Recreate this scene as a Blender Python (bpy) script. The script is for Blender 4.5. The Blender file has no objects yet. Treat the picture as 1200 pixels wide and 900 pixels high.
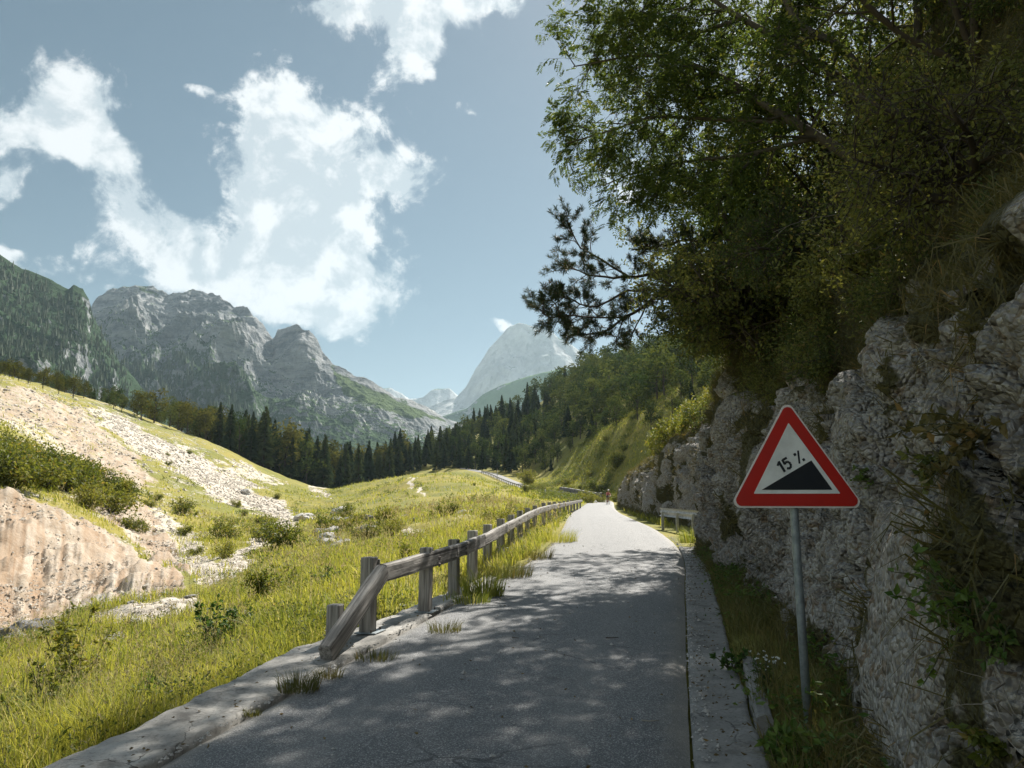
import bpy, math, random
import numpy as np
from mathutils import Vector, Matrix

R = math.radians
S = bpy.context.scene
COL = S.collection

# ------------------------------------------------------------------ camera
FPX, PITCH, CAMH = 880.0, R(9.67), 1.6
cam_d = bpy.data.cameras.new('camera')
cam_d.sensor_width = 36.0
cam_d.lens = 36.0 * FPX / 1200.0
cam_d.clip_start = 0.05
cam_d.clip_end = 60000.0
cam = bpy.data.objects.new('camera', cam_d)
cam.location = (0, 0, CAMH)
cam.rotation_euler = (R(90) + PITCH, 0, 0)
COL.objects.link(cam)
S.camera = cam

# ------------------------------------------------------------------ light
SUN_AZ, SUN_EL = R(26), R(47)          # azimuth measured from +Y towards +X
SKY_STRENGTH = 0.05
SUN_STRENGTH = 5.0
EXPOSURE = 1.12
S.view_settings.view_transform = 'Standard'
S.view_settings.look = 'None'
S.view_settings.gamma = 1.0
S.view_settings.use_curve_mapping = False
S.view_settings.exposure = EXPOSURE
S.cycles.use_denoising = True
S.cycles.max_bounces = 8
S.cycles.transparent_max_bounces = 8
S.cycles.volume_bounces = 0
S.cycles.sample_clamp_indirect = 6.0

sd = bpy.data.lights.new('sun', 'SUN')
sd.energy = SUN_STRENGTH
sd.angle = R(0.53)
sd.color = (1.0, 0.945, 0.86)
sun = bpy.data.objects.new('sun', sd)
COL.objects.link(sun)
to_sun = Vector((math.sin(SUN_AZ) * math.cos(SUN_EL), math.cos(SUN_AZ) * math.cos(SUN_EL), math.sin(SUN_EL)))
sun.rotation_euler = to_sun.to_track_quat('Z', 'Y').to_euler()
sun.location = (0, 0, 50)

class NT:
    """tiny node-tree writer"""
    def __init__(self, tree):
        self.t = tree
        self.n = tree.nodes
        self.l = tree.links
    def node(self, kind, **kw):
        nd = self.n.new(kind)
        for k, v in kw.items():
            setattr(nd, k, v)
        return nd
    def put(self, sock, v):
        if v is None:
            return
        if hasattr(v, 'is_linked') or isinstance(v, bpy.types.NodeSocket):
            self.l.new(v, sock)
        else:
            if sock.type == 'RGBA' and not hasattr(v, '__len__'):
                v = (v, v, v, 1)
            if sock.type == 'RGBA' and len(v) == 3:
                v = (*v, 1)
            sock.default_value = v
    def math(self, op, a, b=None, c=None, clamp=False):
        nd = self.node('ShaderNodeMath', operation=op, use_clamp=clamp)
        for i, v in enumerate((a, b, c)):
            self.put(nd.inputs[i], v)
        return nd.outputs[0]
    def vmath(self, op, a, b=None):
        nd = self.node('ShaderNodeVectorMath', operation=op)
        self.put(nd.inputs[0], a)
        if b is not None:
            self.put(nd.inputs[3 if op == 'SCALE' else 1], b)
        return nd.outputs['Value'] if op in ('DOT_PRODUCT', 'LENGTH') else nd.outputs[0]
    def mix(self, f, a, b, blend='MIX'):
        nd = self.node('ShaderNodeMix', data_type='RGBA', blend_type=blend, clamp_factor=True)
        self.put(nd.inputs[0], f)
        self.put(nd.inputs[6], a)
        self.put(nd.inputs[7], b)
        return nd.outputs[2]
    def ramp(self, v, lo, hi, a=0.0, b=1.0, kind='SMOOTHSTEP'):
        nd = self.node('ShaderNodeMapRange', interpolation_type=kind)
        for i, x in enumerate((v, lo, hi, a, b)):
            self.put(nd.inputs[i], x)
        return nd.outputs[0]
    def noise(self, vec, scale, detail=4.0, rough=0.55, dist=0.0, out='Fac'):
        nd = self.node('ShaderNodeTexNoise')
        self.put(nd.inputs['Vector'], vec)
        self.put(nd.inputs['Scale'], scale)
        nd.inputs['Detail'].default_value = detail
        nd.inputs['Roughness'].default_value = rough
        nd.inputs['Distortion'].default_value = dist
        return nd.outputs[out]
    def voro(self, vec, scale, feature='F1', out='Distance', rand=1.0):
        nd = self.node('ShaderNodeTexVoronoi', feature=feature)
        self.put(nd.inputs['Vector'], vec)
        self.put(nd.inputs['Scale'], scale)
        nd.inputs['Randomness'].default_value = rand
        return nd.outputs[out]
    def mapping(self, vec, scale=(1, 1, 1), rot=(0, 0, 0), loc=(0, 0, 0)):
        nd = self.node('ShaderNodeMapping')
        self.put(nd.inputs[0], vec)
        nd.inputs[1].default_value = loc
        nd.inputs[2].default_value = rot
        nd.inputs[3].default_value = scale
        return nd.outputs[0]
    def attr(self, name, out='Fac'):
        return self.node('ShaderNodeAttribute', attribute_name=name).outputs[out]
    def coord(self, out='Object'):
        return self.node('ShaderNodeTexCoord').outputs[out]
    def bump(self, h, strength=0.5, dist=0.02, normal=None):
        nd = self.node('ShaderNodeBump')
        nd.inputs['Strength'].default_value = strength
        nd.inputs['Distance'].default_value = dist
        self.put(nd.inputs['Height'], h)
        if normal is not None:
            self.put(nd.inputs['Normal'], normal)
        return nd.outputs[0]

# ------------------------------------------------------------------ sky with clouds
W = bpy.data.worlds.new('World')
S.world = W
W.use_nodes = True
def build_world():
    w = NT(W.node_tree)
    w.n.clear()
    sky = w.node('ShaderNodeTexSky', sky_type='NISHITA')
    sky.sun_disc = False
    sky.sun_elevation = SUN_EL
    sky.sun_rotation = SUN_AZ
    sky.altitude = 900.0
    sky.air_density = 1.0
    sky.dust_density = 1.5
    sky.ozone_density = 1.0
    hsv = w.node('ShaderNodeHueSaturation')
    hsv.inputs['Hue'].default_value = 0.478
    hsv.inputs['Saturation'].default_value = 1.05
    hsv.inputs['Value'].default_value = 0.50
    w.put(hsv.inputs['Color'], sky.outputs[0])
    d = w.coord('Generated')
    cp, sp = math.cos(PITCH), math.sin(PITCH)
    den = w.vmath('DOT_PRODUCT', d, (0, cp, sp))
    den_s = w.math('MAXIMUM', den, 0.05)
    u = w.math('DIVIDE', w.vmath('DOT_PRODUCT', d, (1, 0, 0)), den_s)
    v = w.math('DIVIDE', w.vmath('DOT_PRODUCT', d, (0, -sp, cp)), den_s)
    cmb = w.node('ShaderNodeCombineXYZ')
    w.put(cmb.inputs[0], u)
    w.put(cmb.inputs[1], v)
    wob = w.noise(d, 9.0, 3.0, 0.55, out='Color')
    wob = w.vmath('SCALE', w.vmath('SUBTRACT', wob, (0.5, 0.5, 0.5)), 0.11)
    uv = w.vmath('ADD', cmb.outputs[0], wob)
    uv = w.vmath('MULTIPLY', uv, (1, 1, 0))
    # cumulus masses: where they hang, how large, how dense  (x, y, rx, ry, w)
    blobs = [
        (325, 165, 62, 62, 1.0), (330, 125, 38, 30, .8), (415, 200, 80, 46, 1.0), (470, 192, 34, 22, .7),
        (345, 262, 92, 66, 1.1), (370, 325, 82, 55, 1.15), (285, 318, 75, 42, .85), (405, 370, 50, 30, .8), (435, 140, 36, 18, .55),
        (90, 135, 48, 52, .95), (125, 205, 52, 48, 1.0), (180, 262, 56, 26, .78), (110, 318, 78, 30, .66), (215, 318, 50, 30, .42),
        (30, 165, 60, 34, .55), (12, 296, 22, 9, 1.0), (2, 218, 18, 22, .55),
        (440, 14, 90, 30, .95), (495, 52, 50, 38, 1.0), (565, 8, 60, 24, .8), (462, 98, 34, 16, .5), (390, 8, 50, 16, .6), (330, 60, 40, 12, .3),
        (562, 140, 28, 10, .62), (588, 388, 22, 8, .55), (630, 386, 14, 6, .55), (735, 205, 50, 34, .6), (235, 110, 26, 12, .35), (150, 30, 60, 10, .2),
        (-140, 120, 160, 80, 1.0), (1400, 150, 160, 90, 1.0), (900, -250, 260, 90, 1.0), (300, -330, 220, 110, 1.0),
    ]
    tot = None
    for (px, py, rx, ry, k) in blobs:
        c = ((px - 600) / FPX, (450 - py) / FPX, 0)
        q = w.vmath('MULTIPLY', w.vmath('SUBTRACT', uv, c), (FPX / rx * 1.10, FPX / ry * 1.08, 0))
        e = w.math('MULTIPLY', w.math('POWER', 2.718, w.math('MULTIPLY', w.vmath('DOT_PRODUCT', q, q), -0.8)), k)
        tot = e if tot is None else w.math('ADD', tot, e)
    tot = w.math('MINIMUM', tot, 1.25)
    tot = w.math('MULTIPLY', tot, w.math('GREATER_THAN', den, 0.12))
    # unseen broken cumulus added behind the viewer as fill light for shaded sides
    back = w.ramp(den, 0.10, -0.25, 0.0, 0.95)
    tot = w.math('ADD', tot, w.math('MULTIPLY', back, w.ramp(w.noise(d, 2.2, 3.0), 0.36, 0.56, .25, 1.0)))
    n1 = w.noise(d, 15.0, 9.0, 0.62, 0.35)
    n2 = w.noise(w.mapping(d, loc=(3.1, 1.7, .4)), 40.0, 9.0, 0.66, 0.3)
    body = w.math('ADD', tot, w.math('MULTIPLY', w.math('SUBTRACT', n1, 0.5), 2.5))
    body = w.math('ADD', body, w.math('MULTIPLY', w.math('SUBTRACT', n2, 0.5), 1.0))
    body = w.math('MULTIPLY', body, w.ramp(tot, 0.03, 0.30))
    alpha = w.ramp(body, 0.36, 0.86)
    # soft shading inside the clouds: thin places and undersides greyer
    n3 = w.noise(w.mapping(d, loc=(0.02, 0.0, -0.035)), 15.0, 7.0, 0.6, 0.35)
    relief = w.math('ADD', w.math('MULTIPLY', w.math('SUBTRACT', n1, n3), 2.2), w.math('MULTIPLY', n2, 0.35))
    shade = w.ramp(relief, -0.02, 0.46)
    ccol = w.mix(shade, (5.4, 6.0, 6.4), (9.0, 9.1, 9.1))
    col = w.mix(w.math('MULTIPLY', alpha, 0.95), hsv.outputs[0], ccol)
    bg = w.node('ShaderNodeBackground')
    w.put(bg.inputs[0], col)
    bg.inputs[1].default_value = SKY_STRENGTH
    out = w.node('ShaderNodeOutputWorld')
    w.l.new(bg.outputs[0], out.inputs[0])
build_world()
W.cycles.sampling_method = 'MANUAL'
W.cycles.sample_map_resolution = 512

# ------------------------------------------------------------------ geometry helpers
CP, SP = math.cos(PITCH), math.sin(PITCH)
def P(px, py, t):
    """point seen at photo pixel (px, py) and t metres deep"""
    u, v = (px - 600) / FPX, (450 - py) / FPX
    return np.array([u * t, (CP - SP * v) * t, CAMH + (SP + CP * v) * t])
def project(p):
    x, y, z = p[:, 0], p[:, 1], p[:, 2] - CAMH
    dep = y * CP + z * SP
    dd = np.where(dep > 0.05, dep, 0.05)
    px = 600 + FPX * x / dd
    py = 450 - FPX * (-y * SP + z * CP) / dd
    px = np.where(dep > 0.05, px, -9999)
    return px, py, dep

_perm = np.random.RandomState(7).permutation(4096).astype(np.int64)
_grad = np.random.RandomState(8).normal(size=(4096, 3))
_grad /= np.linalg.norm(_grad, axis=1)[:, None]
def perlin(p):
    p = np.asarray(p, float)
    i = np.floor(p).astype(np.int64)
    f = p - i
    w = f * f * f * (f * (f * 6 - 15) + 10)
    out = np.zeros(len(p))
    for dx in (0, 1):
        for dy in (0, 1):
            for dz in (0, 1):
                h = _perm[(i[:, 0] + dx) & 4095]
                h = _perm[(h + i[:, 1] + dy) & 4095]
                h = _perm[(h + i[:, 2] + dz) & 4095]
                g = _grad[h]
                dot = g[:, 0] * (f[:, 0] - dx) + g[:, 1] * (f[:, 1] - dy) + g[:, 2] * (f[:, 2] - dz)
                wx = w[:, 0] if dx else 1 - w[:, 0]
                wy = w[:, 1] if dy else 1 - w[:, 1]
                wz = w[:, 2] if dz else 1 - w[:, 2]
                out += dot * wx * wy * wz
    return out * 1.5
def fbm(p, octs=5, gain=0.5, lac=2.03):
    a, s, o = 1.0, 0.0, 0
    p = np.asarray(p, float).copy()
    tot = np.zeros(len(p))
    for k in range(octs):
        tot += a * perlin(p + 17.3 * k)
        p = p * lac
        a *= gain
    return tot
def ridged(p, octs=5, gain=0.55, lac=2.07):
    a = 1.0
    p = np.asarray(p, float).copy()
    tot = np.zeros(len(p))
    prev = np.ones(len(p))
    for k in range(octs):
        n = 1 - np.abs(perlin(p + 31.7 * k))
        n = n * n
        tot += a * n * prev
        prev = np.clip(n, 0, 1)
        p = p * lac
        a *= gain
    return tot
def worley(p, seed=0):
    """distance to nearest and second nearest jittered cell point, and a cell random"""
    p = np.asarray(p, float)
    i = np.floor(p).astype(np.int64)
    d1 = np.full(len(p), 9.0); d2 = np.full(len(p), 9.0); cid = np.zeros(len(p))
    jit = np.random.RandomState(99 + seed).rand(4096, 4)
    for dx in (-1, 0, 1):
        for dy in (-1, 0, 1):
            for dz in (-1, 0, 1):
                c = i + (dx, dy, dz)
                h = _perm[c[:, 0] & 4095]
                h = _perm[(h + c[:, 1]) & 4095]
                h = _perm[(h + c[:, 2]) & 4095]
                q = c + jit[h][:, :3]
                d = np.sqrt(((p - q) ** 2).sum(1))
                near = d < d1
                d2 = np.where(near, d1, np.minimum(d2, d))
                cid = np.where(near, jit[h][:, 3], cid)
                d1 = np.where(near, d, d1)
    return d1, d2, cid
def facets(p, seed=0):
    """broken-rock facets: every cell a tilted plane; returns height, cell edge distance, cell random"""
    p = np.asarray(p, float)
    i = np.floor(p).astype(np.int64)
    d1 = np.full(len(p), 9.0); d2 = np.full(len(p), 9.0); cid = np.zeros(len(p)); hh = np.zeros(len(p))
    rs = np.random.RandomState(199 + seed)
    jit = rs.rand(4096, 4); tl = rs.normal(size=(4096, 3))
    for dx in (-1, 0, 1):
        for dy in (-1, 0, 1):
            for dz in (-1, 0, 1):
                c = i + (dx, dy, dz)
                h = _perm[c[:, 0] & 4095]
                h = _perm[(h + c[:, 1]) & 4095]
                h = _perm[(h + c[:, 2]) & 4095]
                q = p - (c + jit[h][:, :3])
                d = np.sqrt((q ** 2).sum(1))
                near = d < d1
                d2 = np.where(near, d1, np.minimum(d2, d))
                cid = np.where(near, jit[h][:, 3], cid)
                hh = np.where(near, (q * tl[h]).sum(1), hh)
                d1 = np.where(near, d, d1)
    return hh, d2 - d1, cid
def sstep(a, b, x):
    t = np.clip((x - a) / (b - a), 0, 1)
    return t * t * (3 - 2 * t)
def poly_sd(px, py, poly):
    """signed distance (inside positive) to a polygon"""
    poly = np.asarray(poly, float)
    d = np.full(len(px), 1e9)
    ins = np.zeros(len(px), bool)
    n = len(poly)
    for k in range(n):
        ax, ay = poly[k]; bx, by = poly[(k + 1) % n]
        ex, ey = bx - ax, by - ay
        wx, wy = px - ax, py - ay
        tt = np.clip((wx * ex + wy * ey) / (ex * ex + ey * ey + 1e-9), 0, 1)
        d = np.minimum(d, (wx - tt * ex) ** 2 + (wy - tt * ey) ** 2)
        c = ((ay > py) != (by > py))
        with np.errstate(divide='ignore', invalid='ignore'):
            xin = ax + (py - ay) / (by - ay if by != ay else 1e-9) * ex
        ins ^= c & (px < xin)
    d = np.sqrt(d)
    return np.where(ins, d, -d)

class Geo:
    """collects vertices and faces (with a material slot each) for ONE mesh"""
    def __init__(self):
        self.v, self.q, self.t, self.qm, self.tm, self.n = [], [], [], [], [], 0
    def add(self, v, q=None, t=None, m=0):
        v = np.asarray(v, float).reshape(-1, 3)
        if q is not None and len(q):
            q = np.asarray(q, np.int64).reshape(-1, 4)
            self.q.append(q + self.n); self.qm.append(np.full(len(q), m))
        if t is not None and len(t):
            t = np.asarray(t, np.int64).reshape(-1, 3)
            self.t.append(t + self.n); self.tm.append(np.full(len(t), m))
        self.v.append(v)
        self.n += len(v)
    def mesh(self, name, mats, smooth=False, attrs=None):
        v = np.concatenate(self.v) if self.v else np.zeros((0, 3))
        q = np.concatenate(self.q) if self.q else np.zeros((0, 4), np.int64)
        t = np.concatenate(self.t) if self.t else np.zeros((0, 3), np.int64)
        me = bpy.data.meshes.new(name)
        me.vertices.add(len(v))
        me.vertices.foreach_set('co', v.astype(np.float32).ravel())
        loops = np.concatenate([q.ravel(), t.ravel()]).astype(np.int32)
        me.loops.add(len(loops))
        me.loops.foreach_set('vertex_index', loops)
        nf = len(q) + len(t)
        me.polygons.add(nf)
        st = np.concatenate([np.arange(len(q)) * 4, len(q) * 4 + np.arange(len(t)) * 3]).astype(np.int32)
        me.polygons.foreach_set('loop_start', st)
        mi = np.concatenate([*self.qm, *self.tm]).astype(np.int32) if nf else np.zeros(0, np.int32)
        me.polygons.foreach_set('material_index', mi)
        me.polygons.foreach_set('use_smooth', np.full(nf, bool(smooth)))
        for m in (mats if isinstance(mats, (list, tuple)) else [mats]):
            me.materials.append(m)
        me.update(calc_edges=True)
        for k, a in (attrs or {}).items():
            at = me.attributes.new(k, 'FLOAT', 'POINT')
            at.data.foreach_set('value', np.asarray(a, np.float32))
        return me
    def obj(self, name, mats, parent=None, smooth=False, attrs=None):
        o = bpy.data.objects.new(name, self.mesh(name, mats, smooth, attrs))
        COL.objects.link(o)
        if parent is not None:
            o.parent = parent
        return o
    # ---- shapes
    def box(self, c, size, rot=None, m=0, bev=0.0):
        sx, sy, sz = [s / 2 for s in size]
        if bev <= 0:
            v = np.array([[x, y, z] for x in (-sx, sx) for y in (-sy, sy) for z in (-sz, sz)])
            q = [[0, 1, 3, 2], [4, 6, 7, 5], [0, 4, 5, 1], [2, 3, 7, 6], [0, 2, 6, 4], [1, 5, 7, 3]]
            t = []
        else:
            b = bev
            v, idx = [], {}
            for x in (-1, 1):
                for y in (-1, 1):
                    for z in (-1, 1):
                        for ax in range(3):
                            p = [x * (sx - b), y * (sy - b), z * (sz - b)]
                            p[ax] = (x, y, z)[ax] * (sx, sy, sz)[ax]
                            idx[(x, y, z, ax)] = len(v)
                            v.append(p)
            v = np.array(v)
            q, t = [], []
            for ax in range(3):
                o1, o2 = [a for a in range(3) if a != ax]
                for s in (-1, 1):
                    f = []
                    for a, b2 in ((-1, -1), (1, -1), (1, 1), (-1, 1)):
                        k = [0, 0, 0]; k[ax] = s; k[o1] = a; k[o2] = b2
                        f.append(idx[(*k, ax)])
                    q.append(f)
                for a in (-1, 1):
                    for b2 in (-1, 1):
                        k0 = [0, 0, 0]; k1 = [0, 0, 0]
                        k0[ax] = -1; k1[ax] = 1
                        k0[o1] = k1[o1] = a; k0[o2] = k1[o2] = b2
                        q.append([idx[(*k0, o1)], idx[(*k1, o1)], idx[(*k1, o2)], idx[(*k0, o2)]])
            for x in (-1, 1):
                for y in (-1, 1):
                    for z in (-1, 1):
                        t.append([idx[(x, y, z, a)] for a in range(3)])
        if rot is not None:
            v = v @ np.asarray(rot, float).T
        self.add(v + np.asarray(c, float), q, t, m)
    def tube(self, pts, rad, sides=8, caps=True, m=0):
        pts = np.asarray(pts, float)
        n = len(pts)
        rad = np.broadcast_to(np.asarray(rad, float), (n,))
        tan = np.gradient(pts, axis=0)
        tan /= np.linalg.norm(tan, axis=1)[:, None] + 1e-12
        ref = np.array([0, 0, 1.0]) if abs(tan[0][2]) < 0.9 else np.array([1.0, 0, 0])
        a = np.cross(tan, ref); a /= np.linalg.norm(a, axis=1)[:, None] + 1e-12
        b = np.cross(tan, a)
        ph = np.arange(sides) * 2 * math.pi / sides
        ring = (a[:, None, :] * np.cos(ph)[None, :, None] + b[:, None, :] * np.sin(ph)[None, :, None]) * rad[:, None, None] + pts[:, None, :]
        i = np.arange(n - 1)[:, None] * sides
        j = np.arange(sides)[None, :]
        j2 = (j + 1) % sides
        q = np.stack([i + j, i + j2, i + sides + j2, i + sides + j], -1).reshape(-1, 4)
        v = ring.reshape(-1, 3)
        t = []
        if caps:
            c0, c1 = n * sides, n * sides + 1
            v = np.concatenate([v, pts[:1], pts[-1:]])
            t = [[c0, (k + 1) % sides, k] for k in range(sides)] + [[c1, (n - 1) * sides + k, (n - 1) * sides + (k + 1) % sides] for k in range(sides)]
        self.add(v, q, t, m)
    def prism(self, poly, y0, y1, m=0, frame=None):
        """convex outline in local x/z pulled from y0 to y1"""
        poly = np.asarray(poly, float); n = len(poly)
        v = np.concatenate([np.c_[poly[:, 0], np.full(n, y0), poly[:, 1]], np.c_[poly[:, 0], np.full(n, y1), poly[:, 1]]])
        c = poly.mean(0)
        v = np.concatenate([v, [[c[0], y0, c[1]], [c[0], y1, c[1]]]])
        q = [[k, (k + 1) % n, n + (k + 1) % n, n + k] for k in range(n)]
        t = [[2 * n, (k + 1) % n, k] for k in range(n)] + [[2 * n + 1, n + k, n + (k + 1) % n] for k in range(n)]
        if frame is not None:
            v = v @ np.asarray(frame)[:3, :3].T + np.asarray(frame)[:3, 3]
        self.add(v, q, t, m)
    def grid(self, pts, m=0, wrap=False):
        """pts: rows x cols x 3"""
        r, c = pts.shape[:2]
        i = np.arange(r - 1)[:, None] * c
        j = np.arange(c if wrap else c - 1)[None, :]
        j2 = (j + 1) % c
        q = np.stack([i + j, i + j2, i + c + j2, i + c + j], -1).reshape(-1, 4)
        self.add(pts.reshape(-1, 3), q, None, m)
    def leaves(self, pos, dirs, length, width, rng, fold=0.25, m=0):
        """diamond leaves, folded along the midrib"""
        pos = np.asarray(pos, float); n = len(pos)
        if n == 0:
            return
        d = dirs / (np.linalg.norm(dirs, axis=1)[:, None] + 1e-9)
        r = rng.normal(size=(n, 3))
        s = np.cross(d, r); s /= np.linalg.norm(s, axis=1)[:, None] + 1e-9
        nn = np.cross(d, s)
        L = np.broadcast_to(np.asarray(length, float), (n,))[:, None]
        Wd = np.broadcast_to(np.asarray(width, float), (n,))[:, None]
        base = pos
        tip = pos + d * L - nn * L * 0.12
        mid = pos + d * L * 0.45
        a = mid + s * Wd * .5 + nn * Wd * fold
        b = mid - s * Wd * .5 + nn * Wd * fold
        v = np.stack([base, a, tip, b], 1).reshape(-1, 3)
        k = np.arange(n)[:, None] * 4
        self.add(v, k + np.array([[0, 1, 2, 3]]), None, m)
    def blades(self, pos, h, w, lean, rng, m=0):
        """tapered grass blades bent over in the direction lean"""
        n = len(pos)
        az = rng.rand(n) * 2 * math.pi
        s = np.c_[np.cos(az), np.sin(az), np.zeros(n)]
        h = h[:, None]; w = w[:, None]
        up = np.array([0, 0, 1.0])
        p1 = pos + up * h * .55 + lean * h * .22
        p2 = pos + up * h * (1 - .25 * np.linalg.norm(lean, axis=1)[:, None]) + lean * h * .75
        v = np.stack([pos - s * w, pos + s * w, p1 + s * w * .7, p1 - s * w * .7, p2], 1).reshape(-1, 3)
        k = np.arange(n)[:, None] * 5
        self.add(v, k + np.array([[0, 1, 2, 3]]), k + np.array([[3, 2, 4]]), m)

def tag(o, label=None, cat=None, group=None, kind=None):
    if label: o['label'] = label
    if cat: o['category'] = cat
    if group: o['group'] = group
    if kind: o['kind'] = kind
    return o
def empty(name, loc, label, cat, group=None):
    o = bpy.data.objects.new(name, None)
    o.empty_display_size = 0.2
    COL.objects.link(o)
    o.location = loc
    return tag(o, label, cat, group)
def dup(root, loc, rotz=0.0, scale=1.0, label=None, group=None):
    r = root.copy(); COL.objects.link(r)
    r.location = loc; r.rotation_euler = (0, 0, rotz)
    r.scale = (scale, scale, scale) if not hasattr(scale, '__len__') else scale
    if label: r['label'] = label
    if group: r['group'] = group
    for ch in list(root.children):
        c = ch.copy(); COL.objects.link(c); c.parent = r
        for g in list(ch.children):
            d = g.copy(); COL.objects.link(d); d.parent = c
    return r
def local(o):
    """shift a part's mesh so it sits right under its parent's origin"""
    return o
# ------------------------------------------------------------------ materials
def mat(name):
    m = bpy.data.materials.new(name)
    m.use_nodes = True
    t = NT(m.node_tree)
    t.n.clear()
    out = t.node('ShaderNodeOutputMaterial')
    return m, t, out
def principled(t, out, col, rough=0.8, normal=None, metal=0.0, spec=0.5):
    b = t.node('ShaderNodeBsdfPrincipled')
    t.put(b.inputs['Base Color'], col)
    t.put(b.inputs['Roughness'], rough)
    b.inputs['Metallic'].default_value = metal
    b.inputs['Specular IOR Level'].default_value = spec
    if normal is not None:
        t.put(b.inputs['Normal'], normal)
    t.l.new(b.outputs[0], out.inputs[0])
    return b

def foliage_mat(name, a, b, c=None, trans=0.35, tcol=None, scale=1.3, rough=0.55, fine=9.0, spec=0.25):
    """leaf colours a..b by clump, c for the odd dry leaf; thin leaves let light through"""
    m, t, out = mat(name)
    g = t.node('ShaderNodeNewGeometry')
    rnd = g.outputs['Random Per Island']
    oi = t.node('ShaderNodeObjectInfo').outputs['Random']
    pos = t.coord('Object')
    n = t.noise(pos, scale, 3.0, 0.6)
    f = t.math('ADD', t.math('MULTIPLY', n, 1.0), t.math('MULTIPLY', t.math('SUBTRACT', rnd, 0.5), 0.5))
    f = t.math('ADD', f, t.math('MULTIPLY', t.math('SUBTRACT', oi, 0.5), 0.5))
    col = t.mix(t.ramp(f, 0.25, 0.8), a, b)
    if c is not None:
        col = t.mix(t.math('GREATER_THAN', t.math('FRACT', t.math('MULTIPLY', rnd, 7.31)), 0.955), col, c)
    bs = t.node('ShaderNodeBsdfPrincipled')
    t.put(bs.inputs['Base Color'], col)
    bs.inputs['Roughness'].default_value = rough
    bs.inputs['Specular IOR Level'].default_value = spec
    tr = t.node('ShaderNodeBsdfTranslucent')
    t.put(tr.inputs[0], t.mix(1.0, col, tcol or (1.5, 1.35, 0.7), 'MULTIPLY'))
    mx = t.node('ShaderNodeMixShader')
    mx.inputs[0].default_value = trans
    t.l.new(bs.outputs[0], mx.inputs[1])
    t.l.new(tr.outputs[0], mx.inputs[2])
    t.l.new(mx.outputs[0], out.inputs[0])
    return m

def bark_mat(name, a, b):
    m, t, out = mat(name)
    p = t.coord('Object')
    n = t.noise(t.mapping(p, (6, 6, 1.5)), 3.0, 5.0, 0.65)
    col = t.mix(n, a, b)
    principled(t, out, col, 0.9, t.bump(n, 0.6, 0.02))
    return m

def asphalt_mat():
    m, t, out = mat('asphalt')
    p = t.coord('Object')
    big = t.noise(p, 0.45, 4.0, 0.6)
    mid = t.noise(t.mapping(p, (2.2, .5, 1)), 1.3, 5.0, 0.65)
    peb = t.voro(p, 130.0, out='Color')
    sep = t.node('ShaderNodeSeparateColor'); t.put(sep.inputs[0], peb)
    pebd = t.voro(p, 130.0)
    peb2 = t.voro(p, 60.0)
    fine = t.noise(p, 160.0, 2.0, 0.5)
    base = t.mix(t.ramp(big, .3, .7), (.104, .110, .118), (.142, .146, .150))
    base = t.mix(t.math('MULTIPLY', t.ramp(mid, .45, .75), .5), base, (.20, .198, .192))
    stone = t.mix(t.ramp(sep.outputs[0], .55, .97), base, (.36, .36, .35))
    stone = t.mix(t.ramp(sep.outputs[1], .62, .9), stone, (.08, .082, .086))
    track = t.ramp(t.math('ABSOLUTE', t.math('SUBTRACT', t.math('ADD', t.attr('edge'), t.math('MULTIPLY', t.math('SUBTRACT', mid, .5), .25)), .47)), .20, .03)
    stone = t.mix(t.math('MULTIPLY', track, .30), stone, (.21, .21, .205))
    stain = t.noise(p, 1.1, 5, .7)
    stone = t.mix(t.math('MULTIPLY', t.ramp(stain, .58, .70), .45), stone, (.085, .086, .09))
    # bleached newer surface beyond the cross joint, dust along the edges
    along = t.attr('along'); edge = t.attr('edge')
    seam_n = t.math('ADD', along, t.math('MULTIPLY', t.math('SUBTRACT', t.noise(p, 2.5, 2), .5), .5))
    far = t.ramp(seam_n, 16.5, 17.2)
    col = t.mix(t.math('MULTIPLY', far, .35), stone, (.20, .198, .192))
    seam = t.math('MULTIPLY', t.ramp(t.math('ABSOLUTE', t.math('SUBTRACT', seam_n, 16.4)), 0.10, 0.03), .75)
    col = t.mix(seam, col, (.045, .046, .05))
    ed = t.math('ADD', edge, t.math('MULTIPLY', t.math('SUBTRACT', t.noise(p, 3.0, 5, .7), .5), .35))
    dust = t.ramp(ed, .82, 1.03)
    col = t.mix(t.math('MULTIPLY', dust, .65), col, (.30, .28, .24))
    # long fine cracks
    cr = t.voro(t.vmath('ADD', p, t.vmath('SCALE', t.noise(p, 1.8, 4, out='Color'), .6)), .55, 'DISTANCE_TO_EDGE')
    crack = t.math('MULTIPLY', t.ramp(cr, .010, .002), t.ramp(t.noise(p, .35, 2), .46, .60))
    col = t.mix(t.math('MULTIPLY', crack, .75), col, (.03, .03, .033))
    h = t.math('ADD', t.math('MULTIPLY', pebd, -1.0), t.math('MULTIPLY', fine, .4))
    h = t.math('ADD', h, t.math('MULTIPLY', peb2, -.8))
    principled(t, out, col, t.ramp(fine, .3, .8, .62, .85), t.bump(h, 0.7, .008), spec=.5)
    return m

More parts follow.
